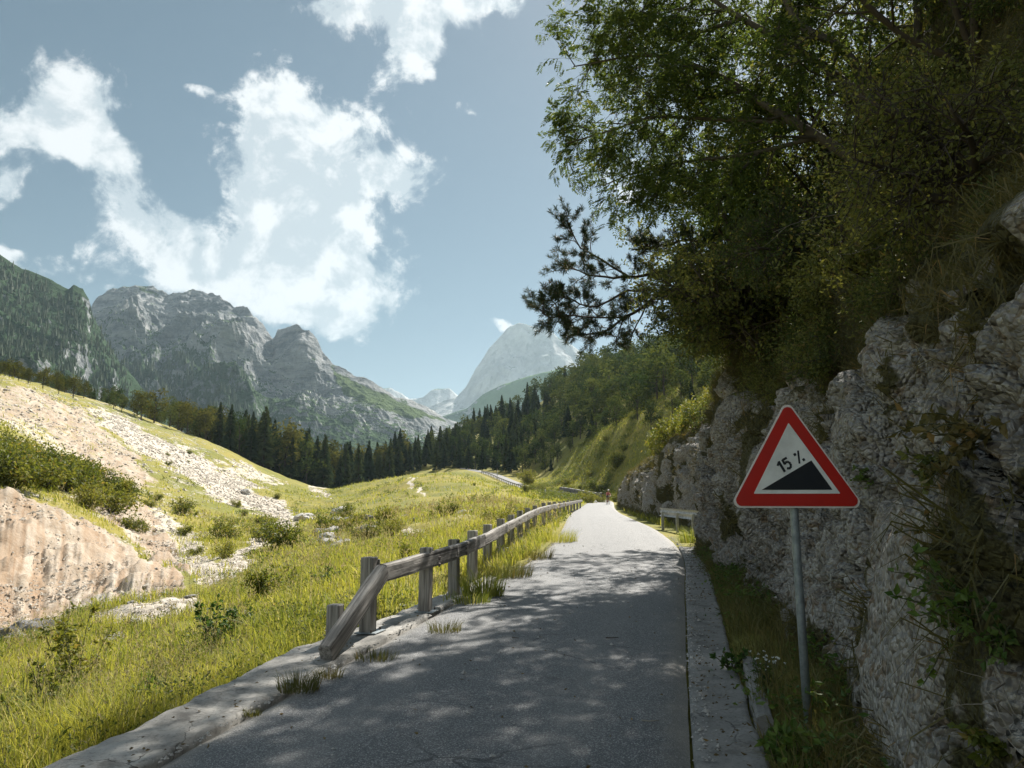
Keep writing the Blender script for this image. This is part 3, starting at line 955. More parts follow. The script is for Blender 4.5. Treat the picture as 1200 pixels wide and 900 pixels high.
# ------------------------------------------------------------------ road, kerb, gutter
def build_road():
    n = len(RC)
    w = np.array([-1, -.93, -.8, -.55, -.25, 0, .25, .55, .8, .93, 1.0])
    lat = w[None, :] * HALF * np.ones((n, 1))
    jag = .05 * fbm(np.c_[ALONG * .9, ALONG * 0, ALONG * 0], 3)
    lat[:, 0] += jag - .03; lat[:, -1] += .3 * jag
    x = RC[:, None, 0] + RN[:, None, 0] * lat
    y = RC[:, None, 1] + RN[:, None, 1] * lat
    z = RC[:, None, 2] + .025 * (1 - w[None, :] ** 2) + 0 * x
    z = z + (.012 * fbm(np.c_[x.ravel(), y.ravel(), 0 * x.ravel()] * .7, 3)).reshape(x.shape)
    z[:, 0] -= .05; z[:, -1] -= .05
    g = Geo()
    g.grid(np.stack([x, y, z], -1))
    o = g.obj('road', M['asphalt'], None, True, {'along': np.repeat(ALONG, 11), 'edge': np.tile(np.abs(w), n)})
    tag(o, kind='structure')
    # concrete edge on the valley side
    k = np.where((ALONG > -11) & (ALONG < 15.0))[0]
    kk = np.interp(np.arange(len(k) * 6), np.arange(len(k)) * 6, k)
    f = lambda a: np.interp(kk, np.arange(n), a)
    cx, cy, cz, nx, ny, al = f(RC[:, 0]), f(RC[:, 1]), f(RC[:, 2]), f(RN[:, 0]), f(RN[:, 1]), f(ALONG)
    wid = np.interp(al, [-11, 5.2, 6.8, 8.2, 9.6, 11, 13, 15], [.62, .62, .68, .80, .55, .48, .34, .22])
    wid = wid + .05 * fbm(np.c_[al * 1.7, al * 0, al * 0 + 4], 4)
    inn = HALF + .015 + .03 * fbm(np.c_[al * 2.1, al * 0, al * 0 + 9], 4)
    prof = [(0, -.12), (.0, .004), (.03, .022)] + [(u_, .028) for u_ in np.linspace(.07, .92, 16)] + [(.96, .020), (1.0, .0), (1.03, -.18), (1.05, -.5)]
    rows = []
    for u, h in prof:
        l_ = -(inn + wid * u)
        p = np.c_[cx + nx * l_, cy + ny * l_, cz + h]
        chip = sstep(.22, .5, fbm(p * 3.2 + 40, 4)) * (.035 if h < .027 else .012)
        jt = (np.abs((al + .7) % 2.6 - 1.3) > 1.285) * .02
        p[:, 2] += (.012 * fbm(p * 2.3, 3) + .007 * fbm(p * 9, 3) - chip - jt) * (h > -.05)
        rows.append(p)
    g = Geo()
    g.grid(np.stack(rows, 0))
    o = g.obj('kerb', M['concrete'], None, True)
    tag(o, kind='structure')
    # concrete channel under the rock, cast in bays
    k = np.where((ALONG > -11) & (ALONG < 21.5))[0]
    kk = np.interp(np.arange((len(k) - 1) * 8 + 1), np.arange(len(k)) * 8, k)
    cx, cy, cz, nx, ny, al = f(RC[:, 0]), f(RC[:, 1]), f(RC[:, 2]), f(RN[:, 0]), f(RN[:, 1]), f(ALONG)
    prof = [(.0, -.15), (.0, -.03), (.025, -.004), (.12, -.006), (.30, -.012), (.42, .004), (.455, .002), (.46, -.2)]
    rows = []
    for u, h in prof:
        wv = 1 + .10 * fbm(np.c_[al * .8, al * 0, al * 0 + 21], 3) * (u > .3)
        l_ = HALF + .02 + u * wv
        joint = (np.abs((al + .4) % 2.35 - 1.17) > 1.155) * .022
        p = np.c_[cx + nx * l_, cy + ny * l_, cz + h - joint * (h > -.05)]
        p[:, 2] += .010 * fbm(p * 2.7 + 5, 3)
        rows.append(p)
    g = Geo()
    g.grid(np.stack(rows[::-1], 0))
    o = g.obj('gutter', M['old_concrete'], None, True)
    tag(o, kind='structure')
build_road()

# ------------------------------------------------------------------ rock cutting
FOOT = np.array([(.45, -9), (.75, -4), (1.02, 0), (1.62, 2.5), (2.10, 4.5), (2.55, 5.9), (2.80, 7.0), (3.00, 8.2), (3.24, 10.2), (3.42, 12.2), (4.02, 16), (4.72, 19.3),
                 (5.25, 20.4), (6.1, 20.9), (6.75, 22.0), (6.95, 25), (7.15, 30), (7.45, 38), (8.0, 47), (9.4, 60), (10.8, 75), (12.4, 88), (14.8, 98), (19, 104)], float)
FOOT_H = np.array([3.1, 3.1, 3.1, 3.15, 3.3, 3.4, 3.4, 3.3, 3.3, 3.5, 3.9, 4.3, 4.3, 4.4, 4.5, 4.5, 4.3, 4.0, 3.5, 3.2, 3.1, 2.1, 1.5, 1.1])
FOOT_A = np.array([64, 64, 64, 64, 64, 64, 64, 64, 64, 62, 60, 56, 50, 46, 44, 42, 38, 34, 32, 30, 28, 26, 24, 22.])
class CliffShape: pass
CL = CliffShape()
def build_cliff(name, y_from, y_to, step, rock_rows, top_rows, amp):
    c4 = np.c_[FOOT, FOOT_H, FOOT_A]
    pts = catmull(c4, step)
    pts = pts[(pts[:, 1] >= y_from) & (pts[:, 1] <= y_to)]
    xy, H, A = pts[:, :2], pts[:, 2], pts[:, 3]
    L = np.concatenate([[0], np.cumsum(np.linalg.norm(np.diff(xy, axis=0), axis=1))])
    u = np.linspace(0, L[-1], max(8, int(L[-1] / step)))
    xy = np.c_[np.interp(u, L, xy[:, 0]), np.interp(u, L, xy[:, 1])]
    H, A = np.interp(u, L, H), np.interp(u, L, A)
    tn = np.gradient(xy, axis=0); tn /= np.linalg.norm(tn, axis=1)[:, None]
    nr = np.c_[tn[:, 1], -tn[:, 0]]                      # into the hill
    # smooth the normals so the slope above does not fold over itself
    def smooth(a, s):
        kx = np.arange(-3 * s, 3 * s + 1); w = np.exp(-(kx / s) ** 2 / 2.0); w /= w.sum()
        ap = np.pad(a, (3 * s, 3 * s), mode='edge')
        return np.convolve(ap, w, 'valid')
    s_ = max(2, int(2.2 / step))
    ns = np.c_[smooth(nr[:, 0], s_), smooth(nr[:, 1], s_)]
    ns /= np.linalg.norm(ns, axis=1)[:, None]
    lat, rz, al = road_near(xy)
    z0 = rz - .25
    H = H + .55 * fbm(np.c_[u * .35, u * 0, u * 0 + 3.3], 3)
    rows, vegs = [], []
    vr = np.linspace(0, 1, rock_rows) ** 1.0
    lean = .15
    for v in vr:
        h = v * (H + .25)
        back = lean * h + .35 * sstep(.8, 1, np.full(len(u), v)) * v
        rows.append(np.c_[xy + nr * (back * (1 - v * .0))[:, None], z0 + h])
        vegs.append(np.full(len(u), sstep(.72, 1.02, np.array([v]))[0] * .75))
    base_back = lean * (H + .25) + .35
    tmax = np.linspace(0, 1, top_rows + 1)[1:] ** 1.6
    for t in tmax:
        d = t * 24
        ang = np.radians(A)
        # edge rounds over, then the steep overgrown slope
        rows.append(np.c_[xy + nr * (base_back * np.exp(-d))[:, None] + ns * (base_back * (1 - np.exp(-d)) + d * np.cos(ang))[:, None], z0 + H + .25 + d * np.sin(ang)])
        vegs.append(np.full(len(u), 1.1))
    G = np.stack(rows, 0); V = np.stack(vegs, 0)
    p = G.reshape(-1, 3).copy()
    out = np.repeat(-ns[None], len(rows), 0).reshape(-1, 2)
    out3 = np.c_[out * .93, np.full(len(out), .30)]
    rock = 1 - np.clip(V.ravel(), 0, 1)
    k = 1.0
    big = fbm(p * .33, 4) * .55
    ledge = ridged(np.c_[p[:, 0] * .8, p[:, 1] * .8 + p[:, 2] * .6, p[:, 2] * 1.0 - p[:, 1] * .35], 4, .5) - .8
    sel = np.where(rock > .02)[0]
    def fac(q, sd):
        a_, b_, c_ = np.zeros(len(p)), np.full(len(p), .5), np.full(len(p), .5)
        a_[sel], b_[sel], c_[sel] = facets(q[sel], sd)
        return a_, b_, c_
    pw = p + fbm(p * .9, 3)[:, None] * np.array([.35, .35, .2])
    ta, ea, ca = fac(pw * np.array([.70, .70, .55]), 0)
    block = np.clip(ta * .17, -.3, .3) + (ca - .5) * .30 - .14 * sstep(.10, 0, ea)
    tb, eb, cb = fac(pw * 3.0 + 3, 1)
    small = np.clip(tb * .052, -.08, .08) + (cb - .5) * .10 - .035 * sstep(.12, 0, eb)
    pf = p + fbm(p * 4.0, 2)[:, None] * .05
    tc, ec, cc = fac(pf * np.array([8.5, 8.5, 10]) + 7, 2)
    peb = np.clip(tc * .016, -.03, .03) + (cc - .5) * .045 + .030 * sstep(0, .35, ec) * (cc > .45)
    rill = np.abs(fbm(np.c_[p[:, 0] * 1.1, p[:, 1] * 1.1, p[:, 2] * .30] + 2, 3))
    small = small - .16 * sstep(.07, 0, rill)
    fine = fbm(p * 3.1, 5, .6) * .09
    footfade = sstep(0, 1.5, p[:, 2] - np.repeat(z0[None], len(rows), 0).ravel())
    rough = .10 + .90 * sstep(-.15, .35, fbm(p * .75 + 33, 3))
    bq = p[:, 2] * .78 - p[:, 1] * .42 + p[:, 0] * .2 + .35 * fbm(p * .6 + 71, 3)
    bed = fbm(np.c_[bq * 1.9, p[:, 1] * .12, bq * 0], 4, .55) * .30 + (1 - np.clip(np.abs(fbm(np.c_[bq * 1.2 + 5, p[:, 1] * .1, bq * 0], 2)) * 9, 0, 1)) * -.16
    disp = amp * (big * 1.25 * (.15 + .85 * footfade) + (ledge * .22 + block * 1.35 + bed - .22 * sstep(.035, 0, np.abs(fbm(np.c_[p[:, 0] * .55, p[:, 1] * .55, p[:, 2] * .16] + 44, 3)))) * (.25 + .75 * rock) * (.2 + .8 * footfade) + (small + peb) * rough * (.35 + .65 * rock) + fine)
    colY = np.repeat(xy[None, :, 1], len(rows), 0).ravel()
    cap = .36 - .24 * sstep(13, 8, colY)
    disp = np.where(disp > cap, cap + (disp - cap) * .15, disp)
    p += out3 * disp[:, None]
    # overgrown patches on ledges of the rock
    vg = V.ravel() + .74 * sstep(.04, .34, fbm(p * np.array([.75, .75, .5]) + 13, 4))
    vg = np.maximum(vg, .9 * sstep(.8, .0, p[:, 2] - np.repeat((z0 + .35)[None], len(rows), 0).ravel()) * .75)
    g = Geo()
    g.grid(p.reshape(G.shape))
    o = g.obj(name, M['cliff'], None, True, {'veg': vg})
    tag(o, kind='structure')
    return p.reshape(G.shape), vg.reshape(V.shape), rock_rows
CL.near, CL.near_v, CL.near_k = build_cliff('rock_cliff', -5.0, 22.2, .033, 125, 80, 1.0)
CL.far, CL.far_v, CL.far_k = build_cliff('rock_cliff', 22.0, 110, .16, 46, 60, .9)

# ------------------------------------------------------------------ mountains
def skyline(pts, th):
    """ridge elevation (tangent) at azimuths th, from photo points"""
    d = np.array([P(x, y, 1.0) for x, y in pts]) - (0, 0, CAMH)
    az = np.arctan2(d[:, 0], d[:, 1])
    el = d[:, 2] / np.hypot(d[:, 0], d[:, 1])
    return np.interp(th, az, el)
def build_mountain(name, m, pts, px0, px1, r0, r_ridge, r_back, cols, rows, amp, sc, toe=.45, seed=0., meadow=None, green=(.2, .6), foot_z=5.0, crag=1.0, scree_k=1.0):
    a0, a1 = [math.atan2((x - 600) / FPX, 1.0) for x in (px0, px1)]
    th = np.linspace(a0, a1, cols)
    el = skyline(pts, th)
    rr_ = r_ridge(th) if callable(r_ridge) else np.full(cols, float(r_ridge))
    zr = el * rr_ + CAMH
    T = np.linspace(0, 1, rows)
    x = np.concatenate([T ** .9, 1 + np.linspace(.02, 1, rows // 5)])
    f = np.where(x <= 1, toe * x ** 1.25 + (1 - toe) * x ** 3.2, 1 - (x - 1) ** 1.2 * 1.0)
    r = np.where(x[:, None] <= 1, r0 + (rr_[None] - r0) * x[:, None], rr_[None] + (r_back - rr_[None]) * (x[:, None] - 1))
    Z = foot_z + (zr[None] - foot_z) * f[:, None]
    X = r * np.sin(th)[None]; Y = r * np.cos(th)[None]
    p = np.stack([X, Y, Z], -1).reshape(-1, 3)
    q = p * sc + seed
    zrr = np.repeat(zr[None], len(x), 0).ravel()
    xx = np.repeat(x[:, None], cols, 1).ravel()
    crest = np.exp(-((xx - 1) / .10) ** 2)
    hgt = np.clip((p[:, 2] - foot_z) / (zrr - foot_z + 1e-6), 0, 1)
    # spurs and gullies running down the face: noise along the ridge, stretched downhill
    ang = np.repeat(th[None], len(x), 0).ravel()
    spur = ridged(np.c_[ang * 1000 * sc * 1.5 + fbm(q * .8, 3) * .8, xx * .7, q[:, 2] * .25 + seed], 4, .5) - .9
    rug = ridged(q * np.array([1, 1, .7]), 8, .62) - .9
    env = sstep(.03, .35, xx) * (1 - crest * .85) * (xx < 1.5)
    d = amp * zrr * env * (spur * .9 + rug * .55 * crag)
    d += amp * zrr * .11 * crest * (fbm(q * 6, 4) + .3 * fbm(q * 14, 3)) * crag
    p[:, 2] += d
    p[:, 0] -= np.sin(ang) * d * .9
    p[:, 1] -= np.cos(ang) * d * .9
    G = p.reshape(len(x), cols, 3)
    du = np.gradient(G, axis=1); dv = np.gradient(G, axis=0)
    nn = np.cross(du, dv); nn /= np.linalg.norm(nn, axis=-1)[..., None] + 1e-9
    slope = np.abs(nn[..., 2]).ravel()                    # 1 = flat
    veg = sstep(green[1] + .25, green[0], hgt) * .75 + .45 * sstep(.50, .85, slope) - .28 * sstep(.5, .2, slope)
    gully = sstep(-.28, -.52, spur) * sstep(.30, .55, slope) * sstep(.15, .3, hgt) * sstep(.85, .5, hgt)
    scree = gully * .85 * scree_k
    px, py, _ = project(p)
    md = np.zeros(len(p))
    if meadow:
        for poly, k in meadow:
            s = sstep(-8, 6, poly_sd(px + fbm(q * 3, 3) * 8, py + fbm(q * 3 + 5, 3) * 4, poly)) * k
            md = np.maximum(md, s)
        veg = np.maximum(veg, md * .85)
        scree = scree * (1 - md)
    g = Geo()
    g.grid(G[:, ::-1])
    fl = lambda a: np.asarray(a).reshape(len(x), cols)[:, ::-1].ravel()
    o = g.obj(name, m, None, True, {'veg': fl(veg), 'scree': fl(scree), 'meadow': fl(md)})
    tag(o, kind='structure')
    return G, hgt.reshape(len(x), cols), slope.reshape(len(x), cols), veg.reshape(len(x), cols)

SPUR_LINE = [(-500, 60), (-300, 150), (-120, 245), (0, 300), (30, 316), (62, 330), (80, 341), (86, 335), (97, 338), (104, 352), (108, 368), (125, 400), (140, 425), (165, 455), (200, 490), (240, 515), (300, 530)]
MASSIF_LINE = [(-300, 300), (-100, 330), (0, 350), (60, 360), (106, 363), (115, 352), (128, 345), (145, 338), (162, 335), (175, 337), (195, 349), (212, 346), (240, 346), (256, 350), (264, 357), (290, 366), (302, 374),
               (313, 389), (320, 397), (325, 386), (336, 381), (348, 381), (362, 386), (371, 396), (378, 415), (392, 426), (420, 441), (446, 453), (462, 463), (482, 469), (500, 478), (516, 487), (545, 499), (590, 515), (640, 530)]
PEAK_LINE = [(440, 482), (500, 480), (520, 470), (534, 466), (546, 454), (556, 436), (565, 420), (575, 405), (587, 391), (597, 383), (608, 379), (620, 381), (634, 386), (648, 393), (668, 406), (700, 422), (760, 450), (860, 470), (1000, 480)]
SADDLE_LINE = [(380, 480), (430, 462), (448, 455), (456, 454), (466, 459), (480, 467), (496, 467), (506, 459), (514, 456), (528, 457), (545, 470), (580, 480), (640, 485)]
SHELF_LINE = [(490, 500), (520, 487), (548, 478), (566, 462), (590, 450), (620, 440), (650, 434), (680, 430), (760, 425), (900, 420)]
CL.massif = build_mountain('mountain', M['massif'], MASSIF_LINE, -320, 640, 640, lambda th: 1750 + 260 * np.sin(th * 9), 2700, 1000, 420, .115, 1 / 330., .42, 3.1,
                           meadow=[([(385, 430), (420, 448), (470, 470), (520, 492), (480, 490), (440, 478), (400, 462)], 1.0), ([(160, 335), (178, 338), (190, 350), (172, 346)], .8)], green=(.34, .66), crag=1.25)
CL.spur = build_mountain('mountain', M['spur'], SPUR_LINE, -500, 290, 480, 1120., 1650, 620, 280, .10, 1 / 240., .5, 8.7, green=(.95, 1.35), crag=1.0)
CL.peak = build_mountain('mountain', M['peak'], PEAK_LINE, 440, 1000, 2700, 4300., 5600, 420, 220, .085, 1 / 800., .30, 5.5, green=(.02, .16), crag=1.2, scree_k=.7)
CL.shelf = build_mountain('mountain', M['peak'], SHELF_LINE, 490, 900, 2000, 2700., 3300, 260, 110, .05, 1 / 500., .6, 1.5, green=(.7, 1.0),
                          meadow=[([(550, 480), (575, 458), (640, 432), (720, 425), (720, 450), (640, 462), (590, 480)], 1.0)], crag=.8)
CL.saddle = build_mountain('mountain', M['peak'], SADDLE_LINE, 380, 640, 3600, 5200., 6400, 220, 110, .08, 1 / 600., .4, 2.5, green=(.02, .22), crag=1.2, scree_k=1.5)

# ------------------------------------------------------------------ the valley air
def build_haze():
    g = Geo()
    g.box((0, 1500, 612), (13000, 13000, 1264))
    m, t, out = mat('valley_air')
    v = t.node('ShaderNodeVolumePrincipled')
    v.inputs['Color'].default_value = (.64, .86, 1.0, 1)
    v.inputs['Density'].default_value = HAZE
    v.inputs['Anisotropy'].default_value = .25
    t.l.new(v.outputs[0], out.inputs['Volume'])
    o = g.obj('haze', m)
    o.display_type = 'BOUNDS'
    tag(o, kind='stuff')
# ------------------------------------------------------------------ timber guard rail
def frame_from(a, b, up=(0, 0, 1)):
    """matrix at a whose X runs to b"""
    a, b = Vector(a), Vector(b)
    x = (b - a).normalized()
    y = Vector(up).cross(x).normalized()
    z = x.cross(y)
    m = Matrix((x, y, z)).transposed().to_4x4()
    m.translation = a
    return m
def on_rail(t_px):
    pass
POSTS = []
_tp = [(431, 8.95), (498, 10.45), (532, 12.0), (553.5, 13.6), (571, 15.3), (586.5, 17.1), (599, 19.0), (609.5, 21.0), (618.5, 23.2), (626.5, 25.6), (637, 28.6), (644, 31.8), (650, 35.2), (656, 39), (661, 43.2), (665.5, 48), (669.5, 53), (673, 58.5), (676.5, 64.5), (680, 71)]
for px_, t_ in _tp:
    x_ = (px_ - 600) / FPX * t_
    y_ = None
    u_ = np.interp(t_, [8, 11, 14, 20, 30, 70], [-.33, -.29, -.235, -.215, -.185, -.165])
    y_ = t_ * (CP - SP * u_)
    c_, n_, tn_ = road_at(y_)
    POSTS.append((x_, y_, c_[2], n_, tn_))
def build_guardrail():
    root = empty('timber_guardrail', (POSTS[0][0], POSTS[0][1], POSTS[0][2]), 'long weathered timber guardrail with square posts along the valley edge of the road', 'guardrail')
    inv = Vector(root.location)
    rng = np.random.RandomState(3)
    def part(g, name, mtx, parent=root, m=M['wood'], smooth=False):
        o = g.obj(name, m, parent, smooth)
        mm = mtx.copy(); mm.translation = mm.translation - inv
        o.matrix_local = mm
        return o
    for i, (x, y, z, n, tn) in enumerate(POSTS):
        ang = math.atan2(tn[1], tn[0])
        top = .86 + rng.uniform(-.02, .02)
        bot = -.02 if i < 2 else -.30
        g = Geo()
        wpost = .175 if i < 2 else .17
        g.box((0, 0, (top + bot) / 2), (wpost, wpost * .9, top - bot), bev=.012)
        m = Matrix.Translation((x, y, z + .03)) @ Matrix.Rotation(ang + rng.uniform(-.05, .05), 4, 'Z') @ Matrix.Rotation(rng.uniform(-.015, .015), 4, 'X')
        p = part(g, 'post', m, m=M['post_wood'])
        if i < 3:
            g = Geo()
            g.box((0, 0, 0), (.34, .26, .014), bev=.003)
            b = g.obj('base_plate', M['zinc'], p); b.location = (.03, -.02, bot + .012)
            for sx in (-1, 1):
                g = Geo()
                g.tube([(0, 0, 0), (0, 0, .03)], .012, 6)
                b = g.obj('anchor_bolt', M['bolt'], p); b.location = (.03 + sx * .14, -.09, bot + .02)
    # bolt heads fixing the rail
    for i, (x, y, z, n, tn) in enumerate(POSTS[:14]):
        for dz in (.655, .745):
            g = Geo(); g.tube([(0, -.012, 0), (0, .0, 0), (0, .012, 0)], [.030, .030, .018], 8)
            m = Matrix.Translation((x + n[0] * .205, y + n[1] * .205, z + dz)) @ Matrix.Rotation(math.atan2(n[1], n[0]) - math.pi / 2, 4, 'Z')
            part(g, 'bolt', m, m=M['bolt'])
    # rails: squared logs with rounded arrises, on the road side of the posts
    def log(L, hgt=.215, thick=.105, sag=0.0, taper=1.0):
        pr = []
        for k in range(14):
            a = 2 * math.pi * k / 14
            pr.append((math.copysign(abs(math.cos(a)) ** .40, math.cos(a)) * thick / 2, math.copysign(abs(math.sin(a)) ** .45, math.sin(a)) * hgt / 2))
        pr = np.array(pr)
        ns = max(6, int(L / .12))
        X = np.linspace(0, L, ns)
        rows = []
        for x in X:
            w = fbm(np.c_[np.full(14, x * .9), pr * 6 + L], 3) * .010
            rows.append(np.c_[np.full(14, x), pr[:, 0] + w, pr[:, 1] + w])
        rows.insert(0, np.c_[np.full(14, -.008), pr * .86]); rows.append(np.c_[np.full(14, L + .008), pr * .86])
        G = np.stack(rows)
        g = Geo()
        g.grid(G, wrap=True)
        b = g.n
        n = len(rows)
        g.add([[-.010, 0, 0], [L + .010, 0, 0]])
        g.t.append(np.array([[b, (k + 1) % 14, k] for k in range(14)] + [[b + 1, (n - 1) * 14 + k, (n - 1) * 14 + (k + 1) % 14] for k in range(14)])); g.tm.append(np.zeros(28))
        return g
    def rail_pt(i, f=0.0):
        x, y, z, n, tn = POSTS[i]
        return np.array([x + n[0] * .155 + tn[0] * f, y + n[1] * .155 + tn[1] * f, z + .70])
    joints = [(0, .05), (2, -.5), (3, .15), (5, 0), (7, 0), (9, 0), (11, 0), (13, 0), (15, 0), (17, 0), (19, .3)]
    pts = [rail_pt(i, f) for i, f in joints]
    for k in range(len(pts) - 1):
        a, b = pts[k], pts[k + 1]
        d = b - a
        L = np.linalg.norm(d)
        o = part(log(L - .035), 'rail', frame_from(a, b))
        o.scale = (1, 1, 1)
    # sloping end log coming down to the kerb
    a = np.array([P(383, 778, 7.62)[0], P(383, 778, 7.62)[1], POSTS[0][2] + .02])
    b = rail_pt(0, .02) + np.array([.01, .0, .02])
    d = b - a
    part(log(np.linalg.norm(d), .215, .15), 'end_rail', frame_from(a - d * .02, b))
    # short post under the end log
    g = Geo()
    g.box((0, 0, .12), (.155, .15, .62), bev=.012)
    q = P(392, 742, 8.35)
    part(g, 'stub_post', Matrix.Translation((q[0], q[1], POSTS[0][2] - .02)) @ Matrix.Rotation(math.atan2(POSTS[0][4][1], POSTS[0][4][0]), 4, 'Z'), m=M['post_wood'])
    g = Geo()
    g.box((0, 0, 0), (.07, .05, .28), bev=.006)
    q = rail_pt(0, .10)
    part(g, 'splice_block', Matrix.Translation((q[0] - POSTS[0][3][0] * .10, q[1] - POSTS[0][3][1] * .10, POSTS[0][2] + .72)))
build_guardrail()

# farther run of the same kind of barrier along the climbing road
def far_rail():
    k = np.where((ALONG > 113) & (ALONG < 205))[0]
    c = RC[k[0]]
    root = empty('roadside_barrier', tuple(c), 'thin weathered barrier beside the far bend where the road climbs', 'guardrail')
    step = 0
    pts = []
    for j in k[::5]:
        q = RC[j, :2] - RN[j] * 2.3
        pts.append((q[0] - c[0], q[1] - c[1], RC[j, 2] - c[2]))
    for a in pts:
        g = Geo(); g.box((0, 0, .35), (.16, .16, .95), bev=.01)
        o = g.obj('post', M['wood'], root); o.location = a
    for a, b in zip(pts[:-1], pts[1:]):
        a, b = np.array(a) + (0, 0, .68), np.array(b) + (0, 0, .68)
        g = Geo(); g.box((np.linalg.norm(b - a) / 2, 0, 0), (np.linalg.norm(b - a) - .02, .13, .2), bev=.02)
        o = g.obj('rail', M['wood'], root); o.matrix_local = frame_from(a + np.array([.15, 0, 0]), b + np.array([.15, 0, 0]))
far_rail()

# ------------------------------------------------------------------ steep-hill warning sign
def build_sign():
    T0 = 5.42
    c = P(932, 598, T0)                                       # where the plate's lower edge meets the pole
    base = P(947, 815, T0 * .985)
    root = empty('warning_sign', (c[0] + .004, c[1] + .03, .12), 'red bordered triangular steep hill sign reading 15 % on a thin zinc pole', 'road sign')
    loc = np.array(root.location)
    g = Geo()
    topz = c[2] - loc[2] + .62
    g.tube([(0.012, .02, -.25), (.006, .015, .8), (0, .01, topz - .1), (0, .01, topz)], .030, 14)
    pole = g.obj('pole', M['zinc'], root, True)
    g = Geo(); g.tube([(0, .01, topz), (0, .01, topz + .012), (0, .01, topz + .022)], [.033, .033, .02], 14)
    g.obj('pole_cap', M['zinc'], pole, True)
    k = T0 / FPX
    zb = c[2] - loc[2] + .012
    def px(x, y): return ((x - 932) * k * 1.0, (598 - y) * k * 1.03 + zb)
    def rounded(tri, r, n=7):
        tri = [Vector(p) for p in tri]
        out = []
        for i in range(3):
            p, a, b = tri[i], tri[i - 1], tri[(i + 1) % 3]
            da, db = (a - p).normalized(), (b - p).normalized()
            half = da.angle(db) / 2
            dist = r / math.sin(half)
            cen = p + (da + db).normalized() * dist
            t0 = p + da * (r / math.tan(half)) - cen
            t1 = p + db * (r / math.tan(half)) - cen
            for j in range(n):
                q = (t0 * (1 - j / (n - 1)) + t1 * (j / (n - 1))).normalized() * r
                out.append(tuple(cen + q))
        return out
    outer = [px(929, 472), px(855.5, 597), px(1012, 597.5)]
    mid = [px(929, 475.5), px(858.5, 595), px(1009, 595.5)]
    inner = [px(929.3, 500), px(884, 581.2), px(984, 581.2)]
    yaw = Matrix.Rotation(R(-4), 4, 'Z')
    plate = empty('plate', (0, -.034, 0), None, None); plate.parent = root; plate.rotation_euler = (0, 0, R(-3))
    def layer(name, outline, y0, y1, m, par):
        g = Geo(); g.prism(outline, y0, y1)
        return g.obj(name, m, par)
    # pressed aluminium back with the pale rim showing at the edge
    back = layer('rim', rounded(outer, .045), 0, .010, M['sign_rim'], plate)
    layer('red_border', rounded(mid, .040), -.0025, .001, M['sign_red'], plate)
    layer('white_field', rounded(inner, .004), -.005, -.0015, M['sign_white'], plate)
    sym = [px(893.5, 576.8), px(975, 576.8), px(953, 543.5)]
    layer('ramp_symbol', sym, -.0072, -.004, M['sign_black'], plate)
    # figures climbing parallel to the slope
    def glyph(name, polys, par):
        g = Geo()
        for p in polys:
            g.prism(p, -.0072, -.004)
        return g.obj(name, M['sign_black'], par)
    ang = math.atan2(576.8 - 543.5, 953 - 893.5)
    ca, sa = math.cos(ang), math.sin(ang)
    def place(x, y, ox, oy):                                   # text space (px along/up) to plate
        X, Y = ox + x * ca - y * sa, oy - (x * sa + y * ca)
        return px(X, Y)
    def stroke(a, b, w, ox, oy):
        a, b = np.array(a, float), np.array(b, float)
        d = b - a; d /= np.linalg.norm(d); nrm = np.array([-d[1], d[0]]) * w / 2
        return [place(*(a + nrm), ox, oy), place(*(a - nrm), ox, oy), place(*(b - nrm), ox, oy), place(*(b + nrm), ox, oy)]
    o1 = (920.5, 557.0)
    one = [stroke((1.2, 0), (1.2, 13.8), 2.9, *o1), stroke((-2.6, 10.0), (1.4, 13.0), 2.5, *o1)]
    arc = [(5.6 + 0.2, 7.2), (7.4, 8.6), (9.6, 8.5), (11.2, 7.0), (11.7, 4.6), (11.0, 2.2), (9.2, .7), (7.2, .9), (5.6, 2.3)]
    five = [stroke((6.0, 12.6), (11.8, 12.6), 2.6, *o1), stroke((6.0, 13.2), (5.7, 7.0), 2.6, *o1)] + [stroke(a, b, 2.7, *o1) for a, b in zip(arc[:-1], arc[1:])]
    o2 = (941, 546.0)
    pct = [stroke((-2.2, 0), (4.4, 13.4), 2.1, *o2), stroke((-2.7, 11.4), (.2, 11.4), 3.0, *o2), stroke((3.0, 1.4), (5.9, 1.4), 3.0, *o2)]
    glyph('figures', one + five, plate)
    glyph('percent_mark', pct, plate)
    for zz in (.12, .40):
        g = Geo()
        g.box((0, .052, zb + zz), (.10, .012, .035), bev=.003)
        g.box((0, -.012 + .03, zb + zz), (.16, .014, .03), bev=.003)
        g.obj('clamp', M['zinc'], root)
build_sign()

